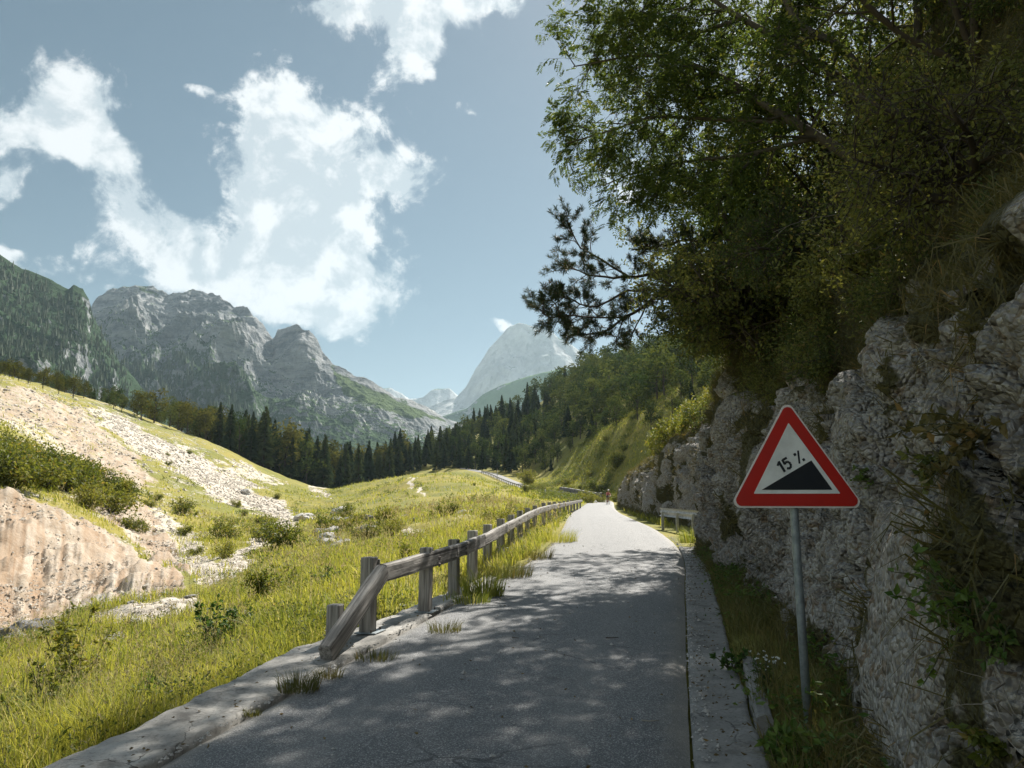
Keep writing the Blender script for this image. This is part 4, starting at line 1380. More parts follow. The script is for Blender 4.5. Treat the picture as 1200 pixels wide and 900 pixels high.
# ------------------------------------------------------------------ short steel barrier in the recess
def build_steel_barrier():
    a, b = P(773, 607, 29.0), P(822, 609, 24.2)
    za = road_near(a[None, :2])[1][0]; zb = road_near(b[None, :2])[1][0]
    a[2], b[2] = za + .56, zb + .58
    mid = (a + b) / 2
    root = empty('steel_barrier', (mid[0], mid[1], (za + zb) / 2), 'short pale steel crash barrier in front of the rock recess', 'guardrail')
    L = np.linalg.norm(b - a)
    prof = np.array([(.0, -.155), (.03, -.13), (.075, -.10), (.075, -.06), (.02, -.02), (.02, .02), (.075, .06), (.075, .10), (.03, .13), (0, .155)])
    rows = []
    for x in np.linspace(0, L, 12):
        flare = .16 * max(0, (x - L + .5)) ** 1.0
        rows.append(np.c_[np.full(10, x), prof[:, 0] - flare, prof[:, 1]])
    G = np.stack(rows)
    back = G.copy(); back[..., 1] -= .006
    g = Geo(); g.grid(G); g.grid(back[:, ::-1])
    o = g.obj('beam', M['old_zinc'], root, True)
    m = frame_from(a, b); m.translation = m.translation - root.location
    o.matrix_local = m
    for f in (.12, .5, .86):
        q = a + (b - a) * f
        g = Geo()
        zr = road_near(q[None, :2])[1][0]
        g.box((0, .05, (q[2] - zr) / 2 - .12), (.06, .10, q[2] - zr + .3), bev=.006)
        p = g.obj('post', M['old_zinc'], root); p.location = (q[0] - root.location[0], q[1] - root.location[1], zr - root.location[2])
        p.rotation_euler = (0, 0, math.atan2((b - a)[1], (b - a)[0]) + math.pi)
build_steel_barrier()

# ------------------------------------------------------------------ masonry wall at the bend
def build_wall():
    a, b = P(664, 582, 128), P(704, 586, 112)
    pts = [P(655, 579.5, 134), P(668, 582, 126), P(684, 585.5, 117.5), P(697, 588, 112), P(705, 588.5, 110)]
    pts = np.array(pts)
    xy = catmull(pts[:, :2].copy() if False else np.c_[pts[:, :2], pts[:, 2]], .35)
    lat, rz, al = road_near(xy[:, :2])
    u = np.concatenate([[0], np.cumsum(np.linalg.norm(np.diff(xy[:, :2], axis=0), axis=1))])
    top = 1.35 + .08 * fbm(np.c_[u, u * 0, u * 0], 3)
    tn = np.gradient(xy[:, :2], axis=0); tn /= np.linalg.norm(tn, axis=1)[:, None]
    nr = np.c_[tn[:, 1], -tn[:, 0]]
    z0 = xy[:, 2] - .5
    rows = []
    for off, h in ((.0, -.4), (.05, .5), (.09, 1.0), (.12, 1.0), (.14, 1.0), (.55, 1.0), (.6, -.4)):
        for _ in (0,):
            hh = np.where(h == 1.0, top + .5, h)
            rows.append(np.c_[xy[:, :2] - nr * off, z0 + hh])
    G = np.stack(rows)
    c = G.reshape(-1, 3).mean(0); c[2] = z0.min() + .4
    p = G.reshape(-1, 3)
    p = p + (fbm(p * 2.2, 3) * .05)[:, None] * np.array([1, 1, .3])
    g = Geo(); g.grid((p - c).reshape(G.shape))
    m, t, out = mat('grey_masonry')
    q = t.coord('Object')
    v = t.voro(q, 2.6, out='Color'); s = t.node('ShaderNodeSeparateColor'); t.put(s.inputs[0], v)
    ed = t.voro(q, 2.6, 'DISTANCE_TO_EDGE')
    col = t.mix(s.outputs[0], (.12, .115, .11), (.27, .26, .245))
    col = t.mix(t.ramp(ed, .06, .02), col, (.05, .048, .045))
    principled(t, out, col, .9, t.bump(ed, .6, .05))
    o = g.obj('stone_wall', m)
    o.location = c
    tag(o, 'low grey masonry wall on the outside of the far bend', 'wall')
build_wall()

# ------------------------------------------------------------------ broken kerb stone beside the sign
def build_kerb_stone():
    a, b = P(884, 862, 5.35), P(868, 772, 7.2)
    a[2] = road_near(a[None, :2])[1][0]; b[2] = road_near(b[None, :2])[1][0]
    L = np.linalg.norm(b - a)
    xs = np.linspace(0, L, 26)
    prof = np.array([(-.06, -.2), (-.06, .08), (-.05, .10), (-.01, .11), (.04, .105), (.06, .09), (.065, -.2)])
    G = np.stack([np.c_[np.full(7, x), prof] for x in xs])
    p = G.reshape(-1, 3)
    p = p + fbm(p * 5, 3)[:, None] * np.array([.005, .012, .014])
    G = p.reshape(G.shape)
    g = Geo(); g.grid(G)
    for e in (0, -1):
        c = g.n
        g.add(np.concatenate([G[e], G[e].mean(0)[None]]), None, [[7, k, (k + 1) % 7] if e == 0 else [7, (k + 1) % 7, k] for k in range(7)])
    o = g.obj('kerb_stone', M['old_concrete'], None, False)
    o.matrix_world = frame_from(a + np.array([.08, 0, .02]), b + np.array([.08, 0, .02]))
    tag(o, 'narrow raised concrete kerb stone half sunk in weeds beside the sign pole', 'kerb stone', kind='thing')
build_kerb_stone()

# ------------------------------------------------------------------ boulders and stones
def rock_mesh(name, rng, m, subdiv=3, rough=.3, flat=.7):
    import bmesh
    bm = bmesh.new()
    bmesh.ops.create_icosphere(bm, subdivisions=subdiv, radius=1.0)
    v = np.array([x.co[:] for x in bm.verts])
    off = rng.rand(3) * 90
    d1, d2, cid = worley(v * 1.1 + off)
    r = 1 + rough * fbm(v * 1.0 + off, 4) + (cid - .5) * .35 + .08 * fbm(v * 4 + off, 3)
    v = v * r[:, None] * np.array([1, .8 + .3 * rng.rand(), flat])
    f = np.array([[x.index for x in p.verts] for p in bm.faces])
    bm.free()
    g = Geo(); g.add(v, None, f)
    return g.mesh(name, m, False)
def rock_material(name, a, b, dark):
    m, t, out = mat(name)
    p = t.coord('Object')
    n = t.noise(p, 1.5, 6, .68); f = t.noise(p, 9.0, 5, .7)
    col = t.mix(t.ramp(n, .3, .7), a, b)
    col = t.mix(t.math('MULTIPLY', t.ramp(f, .52, .7), .7), col, dark)
    principled(t, out, col, .92, t.bump(t.math('ADD', n, f), .9, .10), spec=.2)
    return m
M['pale_rock'] = rock_material('pale_limestone', (.38, .365, .34), (.60, .585, .555), (.20, .185, .16))
M['grey_rock'] = rock_material('grey_limestone', (.16, .155, .15), (.34, .33, .315), (.07, .065, .06))
_rr = np.random.RandomState(21)
PALE = [rock_mesh('pale_boulder', _rr, M['pale_rock']) for _ in range(4)]
GREY = [rock_mesh('grey_boulder', _rr, M['grey_rock']) for _ in range(4)]
def put_rock(me, px, py, t, size, label, group=None, name='boulder', flat=1.0):
    o = bpy.data.objects.new(name, me); COL.objects.link(o)
    q = P(px, py, t)
    z = ground_height(q[None, :2])[0][0]
    o.location = (q[0], q[1], z + size * .18)
    o.rotation_euler = (_rr.uniform(-.25, .25), _rr.uniform(-.25, .25), _rr.uniform(0, 6.28))
    o.scale = (size, size * _rr.uniform(.8, 1.1), size * flat)
    tag(o, label, 'boulder', group)
put_rock(PALE[0], 357, 622, 62, 1.05, 'largest pale limestone boulder beside the bushes of the dry gully', flat=.7)
put_rock(GREY[0], 38, 757, 20.5, .62, 'dark grey broken boulder standing below the beige slip face')
put_rock(GREY[1], 8, 766, 19.5, .42, 'smaller dark boulder leaning against the broken grey boulder under the slip face')
put_rock(GREY[2], 62, 748, 21.5, .36, 'low dark rock on the slip face side of the broken grey boulder')
put_rock(PALE[1], 398, 606, 85, 1.0, 'pale rock farthest up the dry gully below the spruces')
put_rock(PALE[2], 287, 585, 105, .7, 'small pale rock on the turf between the white scree and the wood')
for k in range(44):
    if k < 26:
        px_, py_ = _rr.uniform(375, 445), _rr.uniform(603, 655)
        t_ = float(np.interp(py_, [600, 612, 622, 645, 660], [95, 66, 50, 34, 24]))
        put_rock(GREY[k % 4] if k % 3 else PALE[k % 4], px_, py_, t_, _rr.uniform(.22, .6), 'stone in the litter of rocks lining the dry gully', 'stones along the dry gully', flat=.7)
    elif k < 36:
        px_, py_ = _rr.uniform(455, 550), _rr.uniform(598, 620)
        t_ = float(np.interp(py_, [596, 608, 622], [75, 48, 32]))
        put_rock(PALE[k % 4] if k % 2 else GREY[k % 4], px_, py_, t_, _rr.uniform(.15, .38), 'pale stone scattered on the meadow knoll behind the guardrail', 'stones on the meadow knoll', flat=.6)
    else:
        px_, py_ = _rr.uniform(110, 235), _rr.uniform(704, 742)
        t_ = float(np.interp(py_, [700, 718, 742], [23, 20.5, 16.5]))
        put_rock(PALE[k % 4], px_, py_, t_, _rr.uniform(.10, .22), 'cobble in the narrow stony strip below the slip face', 'cobbles in the stony strip', flat=.6)
# loose scree: nobody could count it
def build_scree():
    rng = np.random.RandomState(5)
    n = 150000
    th = rng.uniform(R(-37), R(-12), n); r = np.exp(rng.uniform(np.log(15), np.log(190), n))
    xy = np.c_[r * np.sin(th), r * np.cos(th)]
    z, w = ground_height(xy)
    p = np.c_[xy, z]
    sc, sa = cover(p)
    keep = (np.maximum(sc * .9, sa * .52) + .12 * fbm(p * .3, 3) > rng.uniform(.25, 1.0, n)) & (w < .1)
    p = p[keep]; r = r[keep]
    s = np.clip(r * .0010 * rng.gamma(1.4, .7, len(p)), .02, .45)
    base = np.array([(1, 0, -.1), (0, 1, -.1), (-1, 0, -.1), (0, -1, -.1), (.2, .1, .45), (-.25, -.1, .4)])
    rot = rng.uniform(0, 6.28, len(p))
    c_, s_ = np.cos(rot)[:, None], np.sin(rot)[:, None]
    bx = base[None, :, 0] * rng.uniform(.6, 1.2, (len(p), 6)); by = base[None, :, 1] * rng.uniform(.6, 1.2, (len(p), 6)); bz = base[None, :, 2] * rng.uniform(.6, 1.3, (len(p), 6))
    v = np.stack([bx * c_ - by * s_, bx * s_ + by * c_, bz], -1) * s[:, None, None] + p[:, None, :]
    k = np.arange(len(p))[:, None] * 6
    f = np.concatenate([k + np.array([a]) for a in ([0, 1, 4], [1, 2, 5], [1, 5, 4], [2, 3, 5], [3, 0, 4], [3, 4, 5])])
    g = Geo(); g.add(v.reshape(-1, 3), None, f)
    M['scree_stone'] = rock_material('scree_stone', (.44, .385, .31), (.60, .55, .48), (.34, .28, .21))
    o = g.obj('gravel', M['scree_stone'])
    tag(o, 'loose pale limestone scree strewn over the valley side', 'scree', kind='stuff')
build_scree()

# ------------------------------------------------------------------ rider on the far road
def skin_figure(name, joints, bones, m, parent=None, sub=1):
    me = bpy.data.meshes.new(name)
    me.from_pydata([j[:3] for j in joints], bones, [])
    o = bpy.data.objects.new(name, me); COL.objects.link(o)
    md = o.modifiers.new('skin', 'SKIN')
    for i, j in enumerate(joints):
        r = j[3]
        me.skin_vertices[0].data[i].radius = (r, r)
    me.skin_vertices[0].data[0].use_root = True
    s = o.modifiers.new('sub', 'SUBSURF'); s.levels = sub; s.render_levels = sub
    for mm in (m if isinstance(m, list) else [m]):
        me.materials.append(mm)
    if parent: o.parent = parent
    return o
def build_cyclist():
    q = P(712.5, 593, 87)
    rz = road_near(q[None, :2])[1][0]
    c_, n_, tn_ = road_at(q[1])
    base = (q[0], q[1], rz + .02)
    head = math.atan2(-tn_[1], -tn_[0]) - math.pi / 2 + .25     # riding down towards us
    skin = plain_mat('skin', (.42, .26, .19), .6, n_amt=.1)
    jersey = plain_mat('cycling_jersey', (.62, .20, .18), .7, n_amt=.1)
    pale = plain_mat('pale_jersey', (.70, .62, .60), .7, n_amt=.1)
    shorts = plain_mat('dark_shorts', (.02, .022, .026), .7, n_amt=.1)
    rubber = plain_mat('tyre_rubber', (.02, .02, .02), .8, n_amt=.1)
    frame = plain_mat('bike_paint', (.35, .04, .03), .35, n_amt=.1)
    shoe = plain_mat('shoe', (.6, .6, .6), .6, n_amt=.1)
    bike = empty('bicycle', base, 'road bicycle with drop handlebars ridden down the far road', 'bicycle')
    bike.rotation_euler = (0, 0, head)
    # local +Y is forward
    for y in (-.50, .50):
        w = empty('wheel', (0, y, .34), None, None); w.parent = bike
        a = np.linspace(0, 2 * math.pi, 33)
        g = Geo(); g.tube(np.c_[a * 0, np.cos(a) * .325, np.sin(a) * .325], .018, 8, False); g.obj('tyre', rubber, w, True)
        g = Geo(); g.tube(np.c_[a * 0, np.cos(a) * .300, np.sin(a) * .300], .010, 6, False)
        for k in range(14):
            t_ = k * 2 * math.pi / 14
            g.tube([(.02 * (-1) ** k, 0, 0), (0, math.cos(t_) * .3, math.sin(t_) * .3)], .003, 4, False)
        g.tube([(-.05, 0, 0), (.05, 0, 0)], .018, 8)
        g.obj('rim', M['zinc'], w, True)
    g = Geo()
    bb, seat_t, head_t, head_b = (0, -.08, .30), (0, -.22, .82), (0, .36, .84), (0, .40, .70)
    for a, b in ((bb, seat_t), (seat_t, head_t), (bb, head_b), (head_t, head_b)):
        g.tube([a, b], .018, 8)
    for sx in (-.05, .05):
        g.tube([(sx, -.50, .34), (0, -.20, .76)], .009, 6); g.tube([(sx, -.50, .34), (sx * .8, -.08, .30)], .010, 6); g.tube([(sx, .50, .34), (sx * .5, .42, .66)], .011, 6)
    g.obj('bike_frame', frame, bike, True)
    g = Geo(); g.tube([(0, -.36, .965), (0, -.25, .975), (0, -.08, .955)], [.065, .045, .02], 8); g.tube([(0, -.22, .8), (0, -.24, .95)], .014, 8); g.obj('saddle', rubber, bike, True)
    g = Geo(); g.tube([(0, .36, .84), (0, .38, .92), (0, .46, .93)], .014, 8)
    for s in (-1, 1):
        g.tube([(0, .46, .93), (s * .20, .46, .93), (s * .21, .56, .91), (s * .21, .58, .84), (s * .21, .50, .79), (s * .21, .42, .79)], .013, 8)
    g.obj('handlebar', rubber, bike, True)
    g = Geo(); g.tube([(-.09, -.08, .30), (.09, -.08, .30)], .02, 8); g.tube([(.09, -.08, .30), (.10, .02, .17)], .010, 6); g.tube([(-.09, -.08, .30), (-.10, -.18, .43)], .010, 6); g.obj('crank', M['zinc'], bike, True)
    # rider: one continuous body, hips on the saddle, hands on the hoods
    rider = empty('person', base, 'cyclist in a red and pale jersey and dark shorts bent over the handlebars', 'person')
    rider.rotation_euler = (0, 0, head)
    J, B = [], []
    def chain(start, pts):
        p = start
        for q_ in pts:
            J.append(q_); B.append((p, len(J) - 1)); p = len(J) - 1
        return p
    J.append((0, -.20, 1.02, .135))
    chest = chain(0, [(0, -.08, 1.16, .13), (0, .10, 1.30, .145)])
    neck = chain(chest, [(0, .24, 1.40, .06), (0, .31, 1.48, .075), (0, .35, 1.56, .095), (0, .36, 1.63, .075)])
    for s, knee, foot in ((-1, (.02, .16, .80), (0, -.18, .42)), (1, (.02, .14, .62), (0, .02, .16))):
        chain(0, [(s * .10, -.12, .96, .095), (s * (.11), knee[1] - .06, (knee[2] + .93) / 2, .085), (s * .12, knee[1], knee[2], .06), (s * .115, (knee[1] + foot[1]) / 2 - .04, (knee[2] + foot[2]) / 2, .055), (s * .11, foot[1], foot[2] + .06, .035), (s * .11, foot[1] + .13, foot[2], .032)])
        chain(chest, [(s * .17, .12, 1.31, .07), (s * .24, .26, 1.12, .045), (s * .22, .44, .99, .036), (s * .21, .53, .945, .035), (s * .205, .58, .925, .022)])
    body = skin_figure('body', J, B, skin, rider, 2)
    bpy.context.view_layer.update()
    # clothing follows the body: shells split from the same surface
    dg = bpy.context.evaluated_depsgraph_get()
    ev = body.evaluated_get(dg); me = bpy.data.meshes.new_from_object(ev)
    v = np.zeros(len(me.vertices) * 3); me.vertices.foreach_get('co', v); v = v.reshape(-1, 3)
    nrm = np.zeros(len(me.vertices) * 3); me.vertices.foreach_get('normal', nrm); nrm = nrm.reshape(-1, 3)
    faces = [list(p.vertices) for p in me.polygons]
    body.modifiers.clear(); body.data = me
    for p in me.polygons: p.use_smooth = True
    def shell(name, test, m):
        g = Geo(); vv = v + nrm * .012
        fs = [f for f in faces if test(v[f].mean(0))]
        q_ = [f for f in fs if len(f) == 4]; t_ = [f for f in fs if len(f) == 3]
        g.add(vv, q_, t_)
        o = g.obj(name, m, rider, True)
        return o
    shell('jersey', lambda c: c[2] > 1.03 and c[1] < .30 and c[2] < 1.43 and c[2] > 1.06 - c[1] * .2 and abs(c[0]) < .26, jersey)
    shell('shorts', lambda c: c[2] <= 1.10 and c[1] < .11 and c[2] > .72 and c[2] <= 1.06 - c[1] * .2, shorts)
    g = Geo()
    for s, f in ((-1, (0, -.18, .42)), (1, (0, .02, .16))):
        g.tube([(s * .11, f[1] - .06, f[2] + .005), (s * .11, f[1] + .05, f[2] + .0), (s * .11, f[1] + .17, f[2] - .01)], [.035, .045, .030], 8)
    g.obj('shoes', shoe, rider, True)
    g = Geo()
    a = np.linspace(0, math.pi / 2, 6)
    g.tube([(0, .24, 1.60), (0, .30, 1.635), (0, .36, 1.65), (0, .43, 1.625), (0, .48, 1.60)], [.03, .085, .108, .09, .03], 12)
    g.obj('helmet', pale, rider, True)
build_cyclist()

# slim marker posts by the far road and a pipe on the rock face
def marker(px, py, t, h, label):
    q = P(px, py, t); z = ground_height(q[None, :2])[0][0]
    root = empty('marker_post', (q[0], q[1], z), label, 'marker post')
    g = Geo(); g.tube([(0, 0, -.3), (0, 0, h * .8)], .05, 8); g.obj('shaft', M['old_zinc'], root, True)
    g = Geo(); g.tube([(0, 0, h * .8), (0, 0, h * .98), (0, 0, h)], [.055, .055, .03], 8); g.obj('cap', M['bolt'], root, True)
marker(583, 562, 178, 2.6, 'tall thin pole beside the climbing road below the wood')
marker(639, 586, 108, 1.5, 'dark slim post on the meadow before the pale far bend')
# ------------------------------------------------------------------ tree growing
def wander(rng, a, d, L, n=5, jit=.18, droop=0.0):
    """a gently crooked branch line"""
    d = np.array(d, float); d /= np.linalg.norm(d)
    pts = [np.array(a, float)]
    for k in range(n):
        d = d + rng.normal(size=3) * jit + np.array([0, 0, -droop])
        d /= np.linalg.norm(d)
        pts.append(pts[-1] + d * L / n)
    return np.array(pts)
def interp_line(pts, f):
    pts = np.asarray(pts)
    u = np.concatenate([[0], np.cumsum(np.linalg.norm(np.diff(pts, axis=0), axis=1))]); u /= u[-1]
    p = np.array([np.interp(f, u, pts[:, k]) for k in range(3)])
    p2 = np.array([np.interp(min(1, f + .03), u, pts[:, k]) for k in range(3)])
    p1 = np.array([np.interp(max(0, f - .03), u, pts[:, k]) for k in range(3)])
    d = p2 - p1
    return p, d / (np.linalg.norm(d) + 1e-9)
def branch_out(rng, g, limb, r0, n2, L2, n3, L3, f0=.2, up=.15, droop=.03, spread=1.0, keep=None):
    """secondary and tertiary shoots from a limb; returns leaf positions and directions"""
    pos, dirs = [], []
    for k in range(n2):
        f = f0 + (1 - f0) * (k + rng.rand()) / n2
        p, d = interp_line(limb, f)
        s = rng.normal(size=3); s -= d * s.dot(d); s /= np.linalg.norm(s)
        dd = d * .55 + s * spread + np.array([0, 0, up])
        L = L2 * (1.1 - .55 * f) * rng.uniform(.7, 1.25)
        b = wander(rng, p, dd, L, 5, .16, droop)
        g.tube(b, np.linspace(r0 * (1 - .7 * f) * .42, .004, 6), 5, False)
        for j in range(n3):
            f3 = .15 + .85 * (j + rng.rand()) / n3
            p3, d3 = interp_line(b, f3)
            s3 = rng.normal(size=3); s3 -= d3 * s3.dot(d3); s3 /= np.linalg.norm(s3)
            tw = wander(rng, p3, d3 * .8 + s3 * .9 + np.array([0, 0, up * .5]), L3 * rng.uniform(.6, 1.3), 4, .18, droop * 1.4)
            if keep is not None and not keep(tw[-1]):
                continue
            g.tube(tw, np.linspace(.006, .002, 5), 3, False)
            for f4 in np.linspace(.2, 1.0, 6):
                q, dq = interp_line(tw, f4)
                s4 = rng.normal(size=3); s4 -= dq * s4.dot(dq); s4 /= np.linalg.norm(s4)
                pos.append(q); dirs.append(dq * .5 + s4 * .9 + np.array([0, 0, -.15]))
    return np.array(pos).reshape(-1, 3), np.array(dirs).reshape(-1, 3)
def compound(g, pos, dirs, rng, L=.19, pairs=6, ll=.062, lw=.021):
    """feather-shaped leaves of paired leaflets"""
    n = len(pos)
    d = dirs / (np.linalg.norm(dirs, axis=1)[:, None] + 1e-9)
    upv = np.tile([0, 0, 1.0], (n, 1)) + rng.normal(size=(n, 3)) * .35
    s = np.cross(d, upv); s /= np.linalg.norm(s, axis=1)[:, None] + 1e-9
    Ls = L * rng.uniform(.75, 1.2, n)[:, None]
    P_, D_ = [], []
    for k in range(pairs):
        f = .28 + .66 * k / (pairs - 1)
        c = pos + d * Ls * f + np.array([0, 0, -1.0]) * Ls * f * f * .25
        for sg in (-1, 1):
            P_.append(c); D_.append(d * .55 + s * sg + np.array([0, 0, -.25]))
    P_.append(pos + d * Ls + np.array([0, 0, -1.0]) * Ls * .25); D_.append(d + np.array([0, 0, -.5]))
    P_ = np.concatenate(P_); D_ = np.concatenate(D_)
    g.leaves(P_, D_, ll * rng.uniform(.8, 1.2, len(P_)), lw * rng.uniform(.8, 1.2, len(P_)), rng, .12)

def W_(pts):
    return np.array([P(*p) for p in pts])
def rel(pts, o):
    return np.asarray(pts) - np.asarray(o)

# ------------------------------------------------------------------ ash leaning out over the road
def build_ash():
    rng = np.random.RandomState(11)
    o = P(1025, 205, 12.4)
    root = empty('ash_tree', tuple(o), 'big ash leaning out from the overgrown slope with feathery leaves against the sky', 'tree')
    trunk = Geo(); wood = Geo(); leaf = Geo()
    limbs = [
        ([(1025, 205, 12.4), (990, 180, 12.7), (920, 137, 13.4), (830, 83, 14.5), (760, 65, 15.4), (672, 78, 16.0)], .10, 22, 1.6),
        ([(1025, 205, 12.4), (1030, 140, 12.4), (967, 80, 13), (870, 22, 14), (800, -15, 14.8), (700, -10, 15.3)], .10, 22, 1.65),
        ([(1030, 140, 12.4), (990, 60, 12.7), (933, 25, 13), (905, -60, 13.4), (840, -150, 14), (760, -230, 14.6)], .085, 18, 1.9),
        ([(930, 143, 13.3), (840, 140, 14.3), (760, 138, 15), (725, 150, 15.5), (664, 168, 15.8)], .05, 18, 1.25),
        ([(960, 160, 13), (880, 180, 14), (800, 190, 14.8), (750, 200, 15.2), (706, 218, 15.5)], .05, 15, 1.1),
        ([(1030, 140, 12.4), (1075, 40, 12.2), (1060, -60, 12.4), (1010, -180, 12.8), (960, -300, 13.2)], .08, 18, 2.0),
        ([(905, -60, 13.4), (800, -100, 14.2), (720, -120, 14.8), (640, -110, 15.2)], .05, 16, 1.6),
        ([(870, 22, 14), (800, 40, 15), (755, 20, 15.6), (712, 30, 15.9)], .04, 14, 1.2),
    ]
    pos, dirs = [], []
    for k, (pts, r, n2, L2) in enumerate(limbs):
        w = rel(catmull(W_(pts), .25), o)
        (trunk if k in (0, 1) else wood).tube(w, np.linspace(r, .012, len(w)), 8)
        a, b = branch_out(rng, wood, w, r, int(n2 * 1.12), L2, 8, .62, .16, .10, .05)
        pos.append(a); dirs.append(b)
    pos = np.concatenate(pos); dirs = np.concatenate(dirs)
    compound(leaf, pos, dirs, rng, .25, 6, .088, .030)
    trunk.obj('trunk', M['bark'], root, True)
    wood.obj('branches', M['bark'], root, True)
    leaf.obj('crown', M['rowan_leaf'], root)
build_ash()

# ------------------------------------------------------------------ other trees rooted on the slope
def on_slope(y, d, far=False):
    """a point of the overgrown slope d metres up from the rock edge"""
    G, k0 = (CL.far, CL.far_k) if y > 22 else (CL.near, CL.near_k)
    j = np.argmin(np.abs(G[10, :, 1] - y))
    c = G[k0:, j]
    return c[np.argmin(np.abs(np.linalg.norm(c - c[0], axis=1) - d))]
def slope_tree(name, seed, rootpx, lean, height, crown_n, L2, leaf_len, label, leaf_m='slope_leaf', n2=16):
    rng = np.random.RandomState(seed)
    o = on_slope(*rootpx) if len(rootpx) == 2 else P(*rootpx)
    root = empty(name, tuple(o), label, 'tree')
    trunk = Geo(); wood = Geo(); leaf = Geo()
    pos, dirs = [], []
    for k in range(crown_n):
        d = np.array(lean, float) + rng.normal(size=3) * np.array([.38, .38, .22])
        w = wander(rng, (0, 0, -.2), d, height * rng.uniform(.75, 1.1), 7, .12, .01)
        (trunk if k == 0 else wood).tube(w, np.linspace(.075 if k == 0 else .055, .01, 8), 7)
        a, b = branch_out(rng, wood, w, .06, n2, L2, 6, .45, .25, .12, .04)
        pos.append(a); dirs.append(b)
    pos = np.concatenate(pos); dirs = np.concatenate(dirs)
    pos = np.concatenate([pos, pos + rng.normal(size=pos.shape) * .06]); dirs = np.concatenate([dirs, dirs + rng.normal(size=dirs.shape) * .5])
    leaf.leaves(pos, dirs, leaf_len * rng.uniform(.7, 1.25, len(pos)), leaf_len * .52 * rng.uniform(.8, 1.2, len(pos)), rng, .15)
    trunk.obj('trunk', M['dark_bark'], root, True)
    wood.obj('branches', M['dark_bark'], root, True)
    leaf.obj('crown', M[leaf_m], root)
slope_tree('hornbeam_tree', 31, (932, 335, 18.2), (-.28, .10, 1.0), 3.4, 6, 1.1, .105, 'dark bushy hornbeam between the leaning ash and the pine')
slope_tree('hornbeam_tree', 32, (968, 268, 16.2), (-.35, -.1, .9), 3.6, 5, 1.3, .082, 'shadowy hornbeam growing behind the bare limbs of the leaning ash')
slope_tree('beech_tree', 33, (905, 372, 19.4), (-.28, .15, 1.0), 4.0, 7, 1.2, .11, 'yellowish green beech rising behind the pine boughs', 'rowan_leaf')
slope_tree('beech_tree', 34, (9.5, 4.5), (-.25, .0, 1.0), 4.2, 5, 1.5, .085, 'dark beech at the top of the slope above the rock face')
slope_tree('hazel_tree', 35, (985, 300, 12.0), (-.6, -.2, .6), 1.9, 5, .8, .070, 'low spreading hazel drooping over the rock edge')
slope_tree('hazel_tree', 36, (1150, 215, 6.6), (-.5, -.1, .7), 1.4, 5, .6, .050, 'small dark hazel on the steep slope above the highest bare rock')
slope_tree('beech_tree', 37, (16.5, 5.0), (-.30, .1, 1.0), 5.0, 7, 1.7, .12, 'tall beech whose sunlit top shows between the limbs of the ash', 'rowan_leaf')
slope_tree('beech_tree', 38, (19.5, 4.5), (-.16, .05, 1.0), 8.0, 7, 2.0, .12, 'tallest dense beech at the outer corner of the cutting behind the ash')
slope_tree('hornbeam_tree', 39, (19.0, 2.5), (-.50, .0, .9), 3.6, 7, 1.4, .11, 'wide hornbeam at the outer corner of the rock cutting')
slope_tree('hazel_tree', 41, (15.6, .6), (-.40, -.05, .8), 2.2, 8, 1.0, .085, 'bushy hazel hanging off the rock edge under the pine trunk')
slope_tree('hazel_tree', 42, (14.4, .6), (-.60, -.05, .8), 2.7, 8, 1.25, .09, 'dark hazel spilling over the rock edge just above the sign')
slope_tree('hazel_tree', 43, (19.2, .8), (-.35, .1, .8), 2.4, 8, 1.1, .09, 'hazel overhanging the outer corner of the cutting')
slope_tree('beech_tree', 44, (23.6, 2.4), (-.10, -.05, 1.0), 7.6, 8, 1.9, .12, 'bushy beech in the recess behind the steel barrier, hiding behind the pine')
slope_tree('beech_tree', 45, (26.5, 3.0), (-.12, .0, 1.0), 7.0, 8, 1.8, .12, 'beech standing above the second rock face next to the sunlit shrubs')
slope_tree('beech_tree', 40, (12.0, 7.0), (-.30, .0, 1.0), 5.0, 6, 1.8, .10, 'highest beech over the crest of the slope')
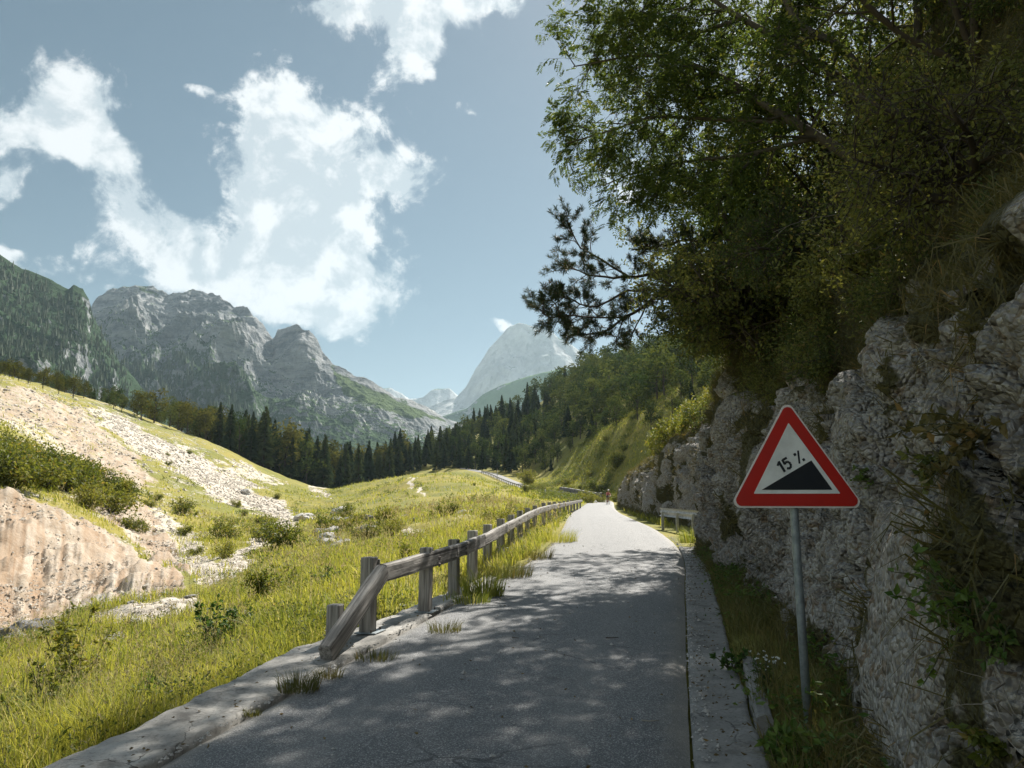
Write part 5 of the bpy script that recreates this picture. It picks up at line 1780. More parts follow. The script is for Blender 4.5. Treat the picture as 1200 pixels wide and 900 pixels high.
# ------------------------------------------------------------------ pine reaching out of the slope
def build_pine():
    rng = np.random.RandomState(17)
    o = P(915, 350, 18.3)
    root = empty('pine_tree', tuple(o), 'black pine stretching bare crooked boughs with needle tufts out over the road', 'tree')
    trunk = Geo(); wood = Geo(); ndl = Geo()
    lines = [
        ([(915, 350, 18.3), (868, 306, 17), (838, 320, 17), (800, 336, 17), (770, 347, 17), (735, 372, 17.1), (705, 390, 17.2), (668, 393, 17.3)], .105, .30),
        ([(850, 312, 17), (800, 316, 17.4), (760, 322, 17.6), (720, 325, 17.7), (690, 322, 17.8), (660, 312, 17.9)], .06, .30),
        ([(735, 323, 17.6), (705, 305, 17.7), (680, 288, 17.8), (664, 258, 17.8)], .03, .1),
        ([(768, 340, 17), (735, 340, 17.2), (700, 360, 17.4), (660, 350, 17.5), (640, 365, 17.5)], .035, .45),
        ([(735, 372, 17.1), (700, 372, 17), (670, 370, 17), (645, 372, 17), (632, 362, 17)], .025, .3),
        ([(868, 306, 17), (835, 285, 17.4), (800, 282, 17.8), (770, 290, 18), (748, 292, 18)], .05, .25),
        ([(868, 306, 17), (850, 260, 17.6), (830, 225, 18), (800, 215, 18.2), (768, 210, 18.3)], .06, .3),
        ([(795, 338, 17), (790, 360, 17), (787, 372, 17)], .02, .6), ([(757, 358, 17), (748, 380, 17), (738, 402, 17)], .022, .6), ([(730, 375, 17.1), (724, 392, 17), (722, 402, 17)], .016, .6),
    ]
    tp, td = [], []
    for k, (pts, r, f0) in enumerate(lines):
        w = rel(catmull(W_(pts), .2), o)
        w[2:-1] += rng.normal(size=(len(w) - 3, 3)) * .018
        (trunk if k == 0 else wood).tube(w, np.linspace(r, .012, len(w)), 7)
        L = np.linalg.norm(np.diff(w, axis=0), axis=1).sum()
        n2 = int(L * 8) + 3
        if k >= 7: n2 = 4
        for j in range(n2):
            f = f0 + (1 - f0) * (j + rng.rand()) / n2
            if rng.rand() > .35 + .75 * f: continue
            p, d = interp_line(w, f)
            s = rng.normal(size=3) * np.array([1, .8, .9]); s -= d * s.dot(d); s /= np.linalg.norm(s)
            b = wander(rng, p, d * .6 + s * .8 + np.array([0, 0, .22]), rng.uniform(.25, .75) * (.55 if k >= 7 else 1), 4, .2, -.03)
            wood.tube(b, np.linspace(.012, .004, 5), 4, False)
            for q in (.45, .7, 1.0):
                if k >= 7 and rng.rand() < .6: continue
                pp, dd = interp_line(b, q)
                for _ in range(2 if q < 1 else 1):
                    tp.append(pp + rng.normal(size=3) * .03); td.append(dd + rng.normal(size=3) * (.5 if q < 1 else .1) + np.array([0, 0, .25]))
        tp.append(w[-1]); td.append(w[-1] - w[-2])
    tp = np.array(tp); td = np.array(td); td /= np.linalg.norm(td, axis=1)[:, None]
    n = 56
    pos = np.repeat(tp, n, 0); d = np.repeat(td, n, 0)
    along = rng.uniform(0, .15, len(pos))[:, None]
    dd = d * rng.uniform(.35, 1.2, len(pos))[:, None] + rng.normal(size=pos.shape) * .62
    ndl.leaves(pos + d * along, dd, rng.uniform(.09, .15, len(pos)), .011, rng, .05)
    trunk.obj('trunk', M['dark_bark'], root, True)
    wood.obj('branches', M['dark_bark'], root, True)
    ndl.obj('needles', M['pine_needle'], root)
build_pine()

# ------------------------------------------------------------------ shrubs: a few kinds, many copies
def shrub_meshes(seed, n_leaf, leaf_len, lm, tall=1.0, ratio=.5, sprawl=1.0, stems=9):
    rng = np.random.RandomState(seed)
    wood = Geo(); leaf = Geo()
    tips = []
    for k in range(stems):
        a = rng.uniform(0, 6.28)
        w = wander(rng, (0, 0, -.15), (math.cos(a) * .7 * sprawl, math.sin(a) * .7 * sprawl, 1.0 * tall), rng.uniform(.7, 1.15) * tall, 5, .16, .02)
        wood.tube(w, np.linspace(.018, .005, 6), 5, False)
        for j in range(5):
            p, d = interp_line(w, rng.uniform(.3, 1))
            s = rng.normal(size=3)
            b = wander(rng, p, d * .6 + s * .6, rng.uniform(.2, .5), 4, .2, .03)
            wood.tube(b, np.linspace(.006, .002, 5), 4, False)
            for q in np.linspace(.1, 1, 5):
                tips.append(interp_line(b, q)[0])
        for q in np.linspace(.4, 1, 5):
            tips.append(interp_line(w, q)[0])
    tips = np.array(tips)
    i = rng.randint(0, len(tips), n_leaf)
    pos = tips[i] + rng.normal(size=(n_leaf, 3)) * .10
    d = rng.normal(size=(n_leaf, 3)) + (pos - np.array([0, 0, .4])) * .8 + np.array([0, 0, -.1])
    leaf.leaves(pos, d, leaf_len * rng.uniform(.7, 1.3, n_leaf), leaf_len * ratio * rng.uniform(.8, 1.2, n_leaf), rng, .15)
    return leaf.mesh('shrub_leaves', lm), wood.mesh('shrub_stems', M['dark_bark'], True)
SHRUB_DARK = [shrub_meshes(40 + k, 2300, .068, M['slope_leaf'], .9, .5, 1.25) for k in range(5)]
SHRUB_LIT = [shrub_meshes(50 + k, 1500, .115, M['shrub_leaf'], 1.0, .5, .9) for k in range(5)]
def put_shrub(kind, loc, scale, rotz, label, group, name='shrub', tilt=(0, 0)):
    r = empty(name, tuple(loc), label, 'shrub', group)
    r.scale = (scale, scale, scale) if not hasattr(scale, '__len__') else scale
    r.rotation_euler = (tilt[0], tilt[1], rotz)
    for nm, me in (('leaves', kind[0]), ('stems', kind[1])):
        o = bpy.data.objects.new(nm, me); COL.objects.link(o); o.parent = r
    return r
def slope_shrubs():
    rng = np.random.RandomState(61)
    G, k0 = CL.near, CL.near_k
    spots = []
    tries = 0
    while len(spots) < 138 and tries < 20000:
        tries += 1
        i = k0 + rng.randint(-4, 66); j = rng.randint(60, G.shape[1] - 2)
        p = G[i, j]
        px, py, dep = project(p[None])
        if dep[0] < 4.2 or px[0] > 1330 or px[0] < 700 or py[0] < -260: continue
        
        s = rng.uniform(.45, .95) * (.62 if dep[0] < 7 else 1.1)
        if any(np.linalg.norm(p - q) < .50 * (s + s2) * .8 for q, s2 in spots): continue
        spots.append((p, s))
    for p, s in spots:
        put_shrub(SHRUB_DARK[rng.randint(5)], p, s, rng.uniform(0, 6.28), 'dark small-leaved shrub among the thicket on the steep slope above the rock face', 'shrubs of the slope thicket', tilt=(0, -.45))
slope_shrubs()
def far_cliff_shrubs():
    """growth hanging over the second rock face"""
    rng = np.random.RandomState(62)
    G, k0 = CL.far, CL.far_k
    n = 0; spots = []; tries = 0
    while n < 26 and tries < 20000:
        tries += 1
        i = k0 + rng.randint(-4, 26); j = rng.randint(2, G.shape[1] - 2)
        p = G[i, j]
        px, py, dep = project(p[None])
        if not (742 < px[0] < 840 and 330 < py[0] < 530): continue
        s = rng.uniform(.9, 1.6)
        if any(np.linalg.norm(p - q) < 1.0 for q in spots): continue
        spots.append(p); n += 1
        put_shrub(SHRUB_LIT[rng.randint(5)] if rng.rand() < .7 else SHRUB_DARK[rng.randint(5)], p, s, rng.uniform(0, 6.28), 'sunlit yellowish shrub hanging over the top of the second rock face', 'shrubs over the second rock face', tilt=(0, -.4))
far_cliff_shrubs()
def meadow_shrubs():
    rng = np.random.RandomState(63)
    def at(px, py, t, s, label, group=None, kind=None, name='shrub', dz=0):
        q = P(px, py, t); z = ground_height(q[None, :2])[0][0]
        return put_shrub(kind or SHRUB_LIT[rng.randint(5)], (q[0], q[1], z + dz), s, rng.uniform(0, 6.28), label, group, name)
    # thicket above the slip face
    for k in range(40):
        px = rng.uniform(-30, 148)
        lo = np.interp(px, [-30, 0, 60, 110, 150], [575, 578, 590, 605, 622]); hi = np.interp(px, [-30, 0, 40, 90, 150], [505, 508, 525, 556, 592])
        f = rng.rand()
        py = lo + (hi - lo) * f
        t = np.interp(py, [500, 540, 580, 605, 625], [64, 52, 40, 41, 42])
        t = float(np.interp(f, [0, 1], [np.interp(px, [0, 150], [38, 44]), np.interp(px, [0, 150], [58, 56])]))
        at(px, py, t, rng.uniform(1.2, 2.2), 'leafy sunlit shrub in the thicket crowning the beige slip face', 'shrubs of the thicket above the slip face')
    for px, py, t, s, lab in [
        (330, 652, 36, 1.5, 'rounded grey green bush in front of the largest pale gully boulder'), (316, 640, 44, 1.2, 'paler bush next to the rounded grey green bush in the gully'),
        (385, 628, 50, 1.5, 'dark bush among the gully rocks beside the boulder litter'), (412, 640, 42, 1.2, 'low bush on the near rim of the dry gully'),
        (405, 612, 70, 1.6, 'bush at the head of the dry gully under the wood'), (262, 632, 48, 1.4, 'lone round shrub on the stony turf beside the footpath scar'),
        (212, 604, 60, 1.3, 'small shrub halfway down the brown gully on the stony slope'), (156, 622, 44, 1.0, 'small shrub at the lower tip of the slip face thicket'),
        (322, 715, 17, .75, 'feathery grey green bush standing in the long grass behind the guardrail end'), (450, 635, 40, 1.0, 'small bush on the meadow past the gully rim'),
        (620, 556, 165, 3.2, 'tall loose bush beside the climbing road below the dark wood'), (700, 540, 125, 2.6, 'light bush high on the sunny bank over the far bend'),
        (663, 548, 145, 2.0, 'mid sized bush halfway up the sunny bank'), (724, 515, 128, 2.4, 'bush at the edge of the wood on top of the sunny bank'),
        (735, 545, 105, 1.8, 'bright bush on the sunny bank just before the second rock face'), (486, 660, 17.5, .5, 'low weed bush seen between the first two guardrail posts')]:
        at(px, py, t, s, lab)
    for k in range(40):
        px, py = rng.uniform(610, 790), 0
        t = rng.uniform(96, 150)
        q = P(px, 560, t); z = ground_height(q[None, :2])[0][0]
        put_shrub(SHRUB_LIT[rng.randint(5)], (q[0], q[1], z), rng.uniform(.7, 1.7), rng.uniform(0, 6), 'knee-high shrub dotted over the sunny grass bank above the far bend', 'low shrubs on the sunny bank')
    for k in range(20):
        px, py = rng.uniform(160, 330), rng.uniform(540, 660)
        t = float(np.interp(py, [540, 580, 620, 660], [140, 92, 55, 33]))
        at(px, py, t, rng.uniform(.35, .9), 'tiny shrub dotted over the stony turf between scree and gully', 'tiny shrubs on the stony turf')
    for k in range(12):
        px, py = rng.uniform(420, 620), rng.uniform(575, 632)
        t = float(np.interp(py, [575, 590, 612, 632], [110, 70, 38, 26]))
        at(px, py, t, rng.uniform(.3, .8), 'tiny shrub dotted over the meadow knoll behind the guardrail', 'tiny shrubs on the meadow knoll')
meadow_shrubs()

# ------------------------------------------------------------------ leafy plants on the near bank
def leafy_plant(name, px, py, t, h, label, seed, leaf_len=.085, n_stem=5, lm='plant_leaf', spread=.35, cat='plant', ratio=.55, dens=9, onz=None):
    rng = np.random.RandomState(seed)
    q = P(px, py, t)
    z = ground_height(q[None, :2])[0][0] if onz is None else onz
    root = empty(name, (q[0], q[1], z), label, cat)
    st = Geo(); lf = Geo()
    pos, dirs = [], []
    for k in range(n_stem):
        a = rng.uniform(0, 6.28); s = spread * rng.uniform(.3, 1)
        w = wander(rng, (math.cos(a) * .03, math.sin(a) * .03, -.05), (math.cos(a) * s, math.sin(a) * s, 1), h * rng.uniform(.6, 1.05), 6, .07, .01)
        st.tube(w, np.linspace(.009, .003, 7), 5, False)
        for j in range(int(dens * h / .8) + 3):
            f = .18 + .82 * rng.rand()
            p, d = interp_line(w, f)
            aa = j * 2.4 + rng.rand()
            o_ = np.array([math.cos(aa), math.sin(aa), .25])
            tw = wander(rng, p, o_ + np.array([0, 0, .2]), h * .16 * (1.2 - f), 2, .1)
            st.tube(tw, .0025, 3, False)
            for g_ in range(4):
                pos.append(interp_line(tw, .3 + .7 * rng.rand())[0]); dirs.append(o_ + rng.normal(size=3) * .55 + np.array([0, 0, -.1]))
        pos.append(w[-1]); dirs.append(np.array([0, 0, 1.0]))
    pos, dirs = np.array(pos), np.array(dirs)
    lf.leaves(pos, dirs, leaf_len * rng.uniform(.6, 1.2, len(pos)), leaf_len * ratio * rng.uniform(.8, 1.1, len(pos)), rng, .12)
    lf.obj('leaves', M[lm], root); st.obj('stems', M['plant_stem'], root, True)
M['plant_stem'] = plain_mat('green_stem', (.07, .075, .03), .7)
leafy_plant('sapling', 92, 800, 10.5, 1.35, 'tallest slender sapling rising from the bank in front of the dark broken boulder', 1, .085, 6, spread=.3, lm='shrub_leaf', cat='sapling')
leafy_plant('sapling', 72, 790, 11.5, 1.15, 'willowy sapling next to the tallest one on the near bank', 2, .075, 5, spread=.3, lm='shrub_leaf', cat='sapling')
leafy_plant('sapling', 252, 752, 11.6, .85, 'dark leafy sapling alone in the yellow meadow below the stony strip', 3, .09, 8, spread=.5, cat='sapling', dens=12)
leafy_plant('weed_plant', 150, 838, 7.6, .50, 'dark broad-leaved weed standing over the shaded edge of the bank', 4, .085, 6, spread=.7)
leafy_plant('weed_plant', 128, 845, 7.4, .40, 'smaller dark weed against the broad-leaved one at the shaded bank edge', 5, .08, 5, spread=.8)
leafy_plant('weed_plant', 30, 868, 7.0, .65, 'bushy yellow green weed at the bottom of the near bank', 6, .07, 8, spread=.6, lm='shrub_leaf')
leafy_plant('weed_plant', 55, 830, 8.6, .7, 'tall yellow green weed above the bushy one on the near bank', 7, .06, 9, spread=.4, lm='shrub_leaf')
leafy_plant('weed_plant', 378, 702, 14.5, .55, 'lone leafy stalk in the meadow left of the first tall guardrail post'.replace(' left of', ' beyond'), 8, .07, 5, spread=.4)
leafy_plant('weed_plant', 186, 872, 5.8, .16, 'low bluish ground weed where the grass meets the kerb', 9, .06, 7, spread=1.2)
# ------------------------------------------------------------------ woods
def conifer_mesh(seed, slim=.17):
    rng = np.random.RandomState(seed)
    g = Geo()
    pos, d, L, Wd = [], [], [], []
    for k in range(330):
        f = rng.rand() ** .8
        z = .08 + .90 * f
        a = rng.uniform(0, 6.28)
        r = slim * (1 - f) ** .85 * rng.uniform(.65, 1.15) + .012
        pos.append((math.cos(a) * r * .15, math.sin(a) * r * .15, z)); d.append((math.cos(a) * r, math.sin(a) * r, -r * .45 + .01 * rng.randn()))
        L.append(r * 1.1); Wd.append(.035 + r * .34)
    g.leaves(np.array(pos), np.array(d), np.array(L), np.array(Wd), rng, .10)
    top = np.zeros((6, 3)); top[:, 2] = .93
    dd = np.c_[rng.normal(size=(6, 2)) * .15, np.ones(6)]
    g.leaves(top, dd, .08, .018, rng, .1)
    t = Geo(); t.tube([(0, 0, -.06), (0, 0, .5), (0, 0, .96)], [.016, .010, .003], 6)
    return g.mesh('crown', M['conifer']), t.mesh('trunk', M['dark_bark'])
def broad_mesh(seed, m, wide=.30, n=620, low=.12):
    rng = np.random.RandomState(seed)
    g = Geo()
    lobes = []
    for k in range(13):
        f = rng.uniform(.25, .92)
        a = rng.uniform(0, 6.28); rad = wide * math.sin(min(1, (f - low) / (1 - low)) * math.pi * .86 + .25) * rng.uniform(.3, .95)
        lobes.append((math.cos(a) * rad, math.sin(a) * rad, f, rng.uniform(.07, .15)))
    lobes = np.array(lobes)
    i = rng.randint(0, len(lobes), n)
    u = rng.normal(size=(n, 3)); u /= np.linalg.norm(u, axis=1)[:, None]
    pos = lobes[i, :3] + u * lobes[i, 3:] * rng.uniform(.45, 1.1, n)[:, None]
    d = u + rng.normal(size=(n, 3)) * .7
    g.leaves(pos, d, rng.uniform(.035, .075, n), rng.uniform(.025, .05, n), rng, .2)
    t = Geo()
    t.tube([(0, 0, -.06), (.008, 0, .3), (0, .006, .6)], [.020, .014, .007], 6)
    for k in range(5):
        l = lobes[k]
        t.tube([(0, 0, .25 + .06 * k), tuple(l[:3] * np.array([.6, .6, .9])), tuple(l[:3])], [.010, .006, .003], 5)
    return g.mesh('crown', m), t.mesh('trunk', M['dark_bark'])
CONIF = [conifer_mesh(70 + k, (.15, .18, .21, .165, .19, .14)[k]) for k in range(6)]
BROAD = [broad_mesh(80 + k, M['broadleaf'], (.30, .36, .26, .33, .28)[k]) for k in range(5)]
LARCH = [broad_mesh(90 + k, M['larch'], (.20, .25, .22)[k], 560) for k in range(3)]
def plant_tree(kind, xy, h, name, label, cat, group, rng, whole=True, wide=1.0):
    z = float(ground_height(np.array([xy]))[0][0])
    e = empty(name, (xy[0], xy[1], z), label, cat, group)
    e.scale = (h * wide, h * wide, h); e.rotation_euler = (rng.uniform(-.03, .03), rng.uniform(-.03, .03), rng.uniform(0, 6.28))
    for nm, me in (('crown', kind[0]), ('trunk', kind[1])):
        o = bpy.data.objects.new(nm, me); COL.objects.link(o); o.parent = e
def woods():
    rng = np.random.RandomState(91)
    # hillside wood
    spots = []; tries = 0
    edge_x = [455, 470, 520, 560, 600, 640, 680, 720, 760, 800, 840]
    edge_t = [262, 255, 240, 228, 205, 182, 168, 146, 118, 110, 104]
    nc = nb = 0
    while tries < 9000 and (nc < 190 or nb < 260):
        tries += 1
        px = rng.uniform(455, 845)
        t0 = np.interp(px, edge_x, edge_t)
        t = t0 + 190 * rng.rand() ** 1.5
        q = P(px, 500, t)
        grow = (.42 if px > 620 else .8) + (.58 if px > 620 else .2) * min(1, (t - t0) / 38)
        if any((q[0] - a) ** 2 + (q[1] - b) ** 2 < (2.6 if px < 650 else 4.2) ** 2 for a, b in spots): continue
        con = rng.rand() < np.interp(px, [455, 600, 650, 720, 800], [.96, .90, .62, .18, .08])
        if con and nc < 190:
            plant_tree(CONIF[rng.randint(6)], q[:2], rng.uniform(8, 13.5) * grow * (.82 if px > 620 else 1), 'spruce_tree', 'dark spruce in the wood covering the hillside beyond the bend', 'tree', 'spruces of the hillside wood', rng); nc += 1
        elif not con and nb < 260:
            plant_tree(BROAD[rng.randint(5)], q[:2], rng.uniform(7.5, 12.5) * grow, 'beech_tree', 'rounded leafy tree in the wood on the hillside above the sunny bank', 'tree', 'leafy trees of the hillside wood', rng, wide=1.15); nb += 1
        else:
            continue
        spots.append((q[0], q[1]))
    # wood behind the scree ridge
    base = [(-60, 425, 135), (0, 443, 140), (50, 458, 150), (100, 478, 158), (150, 494, 165), (200, 510, 180), (260, 526, 192), (330, 556, 205), (385, 577, 214), (430, 571, 225), (475, 557, 245)]
    bx = [b[0] for b in base]; bt = [b[2] for b in base]
    spots = []; n = [0, 0, 0]; tries = 0
    while tries < 6000 and sum(n) < 245:
        tries += 1
        px = rng.uniform(-40, 478) if rng.rand() < .45 else rng.uniform(240, 478)
        t = np.interp(px, bx, bt) + 4 + 75 * rng.rand() ** 1.4
        q = P(px, 500, t)
        if any((q[0] - a) ** 2 + (q[1] - b) ** 2 < 2.9 ** 2 for a, b in spots): continue
        spots.append((q[0], q[1]))
        u = rng.rand()
        pc = np.interp(px, [0, 230, 280, 340, 478], [.06, .12, .48, .76, .76])
        hh = np.interp(px, [-40, 120, 180, 260, 300, 350, 400, 478], [3.6, 5.0, 8, 11, 14, 15.5, 14.5, 13]) * rng.uniform(.75, 1.15)
        if u < pc:
            plant_tree(CONIF[rng.randint(6)], q[:2], hh * 1.05, 'spruce_tree', 'dark spruce in the wood behind the scree ridge', 'tree', 'spruces behind the scree ridge', rng); n[0] += 1
        elif u < pc + (1 - pc) * .6:
            plant_tree(LARCH[rng.randint(3)], q[:2], hh, 'larch_tree', 'brownish loose larch in the belt behind the scree ridge', 'tree', 'larches behind the scree ridge', rng, wide=1.25); n[1] += 1
        else:
            plant_tree(BROAD[rng.randint(5)], q[:2], hh * .85, 'beech_tree', 'rounded dark green tree in the belt behind the scree ridge', 'tree', 'leafy trees behind the scree ridge', rng, wide=1.1); n[2] += 1
woods()
def far_forest():
    """distant spruce forest on the mountain flanks, one mass"""
    rng = np.random.RandomState(95)
    V, Q, T = [], [], []
    g = Geo()
    def sow(pack, n, rows, wmin, hmin, hmax, hlim):
        G, hgt, slope, veg = pack
        i = rng.randint(rows[0], int(rows[1] * G.shape[0]), n); j = rng.randint(1, G.shape[1] - 1, n)
        p = G[i, j] + rng.normal(size=(n, 3)) * np.array([3, 3, 0])
        nz = fbm(p / 160. + 4, 4)
        keep = (hgt[i, j] + nz * .22 < hlim) & (slope[i, j] > wmin)
        px, py, dep = project(p)
        keep &= (dep > 100) & (px > -60) & (px < 1000)
        p = p[keep]; n = len(p)
        h = rng.uniform(hmin, hmax, n)
        r = h * rng.uniform(.14, .22, n)
        a0 = rng.uniform(0, 6.28, n)
        ang = a0[:, None] + np.arange(5)[None] * 2 * math.pi / 5
        rad = r[:, None] * rng.uniform(.7, 1.3, (n, 5))
        ring = np.stack([p[:, None, 0] + np.cos(ang) * rad, p[:, None, 1] + np.sin(ang) * rad, p[:, None, 2] + h[:, None] * rng.uniform(.05, .25, (n, 5)) - 2], -1)
        tip = p + np.c_[np.zeros((n, 2)), h]
        v = np.concatenate([ring, tip[:, None]], 1).reshape(-1, 3)
        k = np.arange(n)[:, None] * 6
        f = np.concatenate([k + np.array([[c, (c + 1) % 5, 5]]) for c in range(5)])
        g.add(v, None, f)
    sow(CL.massif, 28000, (1, .55), .30, 9, 17, .32)
    sow(CL.spur, 20000, (1, .85), .34, 5, 10, .86)
    sow(CL.shelf, 3000, (1, .6), .30, 14, 24, .3)
    o = g.obj('forest', M['far_forest'])
    tag(o, 'dark distant spruce forest on the mountain flanks', 'forest', kind='stuff')
far_forest()

# ------------------------------------------------------------------ grass
def meadow_grass():
    rng = np.random.RandomState(101)
    g = Geo()
    def sow(n, r0, r1, a0, a1, hlo, hhi, wlo, whi, seed, power=1.0, tuft=1, patch=.0):
        r = np.exp(rng.uniform(np.log(r0), np.log(r1), n)) if power == 0 else (r0 ** 2 + (r1 ** 2 - r0 ** 2) * rng.rand(n)) ** .5
        th = rng.uniform(R(a0), R(a1), n)
        xy = np.c_[r * np.sin(th), r * np.cos(th)]
        lat, rz, al = road_near(xy)
        edge = np.where(al < 11.5, HALF + np.interp(al, [-11, 5.2, 6.8, 8.2, 9.6, 11, 13, 15], [.70, .66, .72, .84, .60, .52, .2, .08]), HALF + .10)
        keep = (lat < -edge) | ((lat > HALF + .6) & (al > 32))
        keep &= ~((al > 105) & (np.abs(lat) < HALF + .2))
        xy, r = xy[keep], r[keep]
        z, w = ground_height(xy)
        p = np.c_[xy, z]
        sc, sa = cover(p)
        den = fbm(p * .16 + 3, 4) * .8 + fbm(p * .8 + 9, 3) * .5
        keep = (np.maximum(sc * .95, sa * 1.05) + .35 * fbm(p * .25 + 31, 3) < rng.uniform(.22, .62, len(p))) & (den > rng.uniform(-.75, .42, len(p)))
        p, r = p[keep], r[keep]
        if tuft > 1:
            p = np.repeat(p, tuft, 0); r = np.repeat(r, tuft)
            p[:, :2] += rng.normal(size=(len(p), 2)) * (.02 + r[:, None] * .0035)
        n = len(p)
        hn = 1 + .55 * fbm(p * .35 + 21, 3) + .55 * fbm(p * 1.6 + 5, 2)
        h = rng.uniform(hlo, hhi, n) * np.clip(hn, .45, 1.6)
        a = rng.uniform(0, 6.28, n)
        lean = np.c_[np.cos(a), np.sin(a), a * 0] * rng.uniform(.15, .95, n)[:, None] + np.array([-.15, -.05, 0])
        g.blades(p - np.array([0, 0, .03]), h, rng.uniform(wlo, whi, n), lean, rng)
    sow(62000, 4.2, 11, -52, 2, .13, .40, .0030, .0060, 1)
    sow(70000, 11, 26, -40, 3, .15, .40, .006, .012, 2)
    sow(52000, 26, 62, -38, 12, .18, .42, .012, .026, 3)
    sow(34000, 60, 165, -36, 13, .25, .55, .03, .07, 4)
    sow(42000, 92, 175, 0, 15.5, .25, .60, .03, .065, 5)
    o = g.obj('grass', M['grass'])
    tag(o, 'long sunlit yellow green meadow grass on the valley side', 'grass', kind='stuff')
meadow_grass()
def meadow_weeds():
    """darker broad-leaved weeds and pale dry stalks through the grass"""
    rng = np.random.RandomState(131)
    g = Geo(); st = Geo()
    def spots(n, r0, r1, a0, a1, off=.12):
        r = (r0 ** 2 + (r1 ** 2 - r0 ** 2) * rng.rand(n)) ** .5
        th = rng.uniform(R(a0), R(a1), n)
        xy = np.c_[r * np.sin(th), r * np.cos(th)]
        lat, rz, al = road_near(xy)
        edge = np.where(al < 11.5, HALF + np.interp(al, [-11, 5.2, 6.8, 8.2, 9.6, 11, 13, 15], [.70, .66, .72, .84, .60, .52, .2, .08]), HALF + .10)
        k = ((lat < -edge - off) | ((lat > HALF + 1.2) & (al > 60))) & ~((al > 105) & (np.abs(lat) < HALF + .3))
        xy, r, lat = xy[k], r[k], lat[k]
        z, w = ground_height(xy)
        p = np.c_[xy, z]
        sc, sa = cover(p)
        k = np.maximum(sc, sa) < .45
        return p[k], r[k], (-lat - HALF)[k]
    for n, r0, r1, hl, ll in ((1500, 4.2, 12, .22, .055), (1500, 12, 28, .26, .075), (1500, 28, 70, .32, .13), (900, 70, 150, .5, .26), (5200, 90, 172, .7, .26)):
        p, r, e = spots(n, r0, r1, *((-48, 8) if n != 5200 else (2, 16)))
        nz = fbm(p * (.30 if r0 < 20 else .12) + 61, 4)
        k = nz + .5 * (e < 1.6) * (r < 14) > rng.uniform(-.05, .5, len(p))
        p = p[k]
        m = 34
        q = np.repeat(p, m, 0)
        u = rng.normal(size=q.shape) * np.array([.55, .55, .0]) * hl
        hgt = rng.rand(len(q)) ** .8
        q = q + u * (1.1 - .5 * hgt[:, None]); q[:, 2] += hgt * hl * np.repeat(rng.uniform(.5, 1.4, len(p)), m)
        d = u * 3 + rng.normal(size=q.shape) * .5 + np.array([0, 0, .15])
        g.leaves(q, d, ll * rng.uniform(.6, 1.3, len(q)), ll * .42, rng, .15)
    o = g.obj('undergrowth', M['weed_leaf'])
    tag(o, 'broad-leaved weeds mixed through the meadow grass', 'weeds', kind='stuff')
    for n, r0, r1, hl, w in ((5200, 4.2, 12, .55, .0016), (6500, 12, 30, .6, .0034), (5000, 30, 70, .6, .008)):
        p, r, e = spots(n, r0, r1, -48, 6, .05)
        k = fbm(p * .5 + 90, 3) > rng.uniform(-.5, .5, len(p))
        p = p[k]; n_ = len(p)
        a = rng.uniform(0, 6.28, n_)
        lean = np.c_[np.cos(a), np.sin(a), a * 0] * rng.uniform(.05, .5, n_)[:, None]
        h = hl * rng.uniform(.6, 1.3, n_)
        st.blades(p, h, np.full(n_, w), lean, rng)
        top = p + np.array([0, 0, 1.0]) * h[:, None] * (1 - .25 * np.linalg.norm(lean, axis=1)[:, None]) + lean * h[:, None] * .75
        for _ in range(3):
            st.leaves(top - np.array([0, 0, .06]) * rng.rand(n_)[:, None] * (w / .0016) ** .5, rng.normal(size=(n_, 3)) * .4 + np.array([0, 0, 1.0]) + lean, w * 22, w * 6, rng, .1)
    o = st.obj('dry_grass', M['straw'])
    tag(o, 'pale dry stalks and seed heads standing above the meadow grass', 'grass', kind='stuff')
M['weed_leaf'] = foliage_mat('weed_leaf', (.055, .085, .022), (.150, .185, .045), (.26, .22, .07), .40, scale=.7)
M['straw'] = foliage_mat('dry_straw', (.30, .26, .13), (.50, .44, .27), None, .40, (1.1, 1.05, .8), scale=1.0)
meadow_weeds()
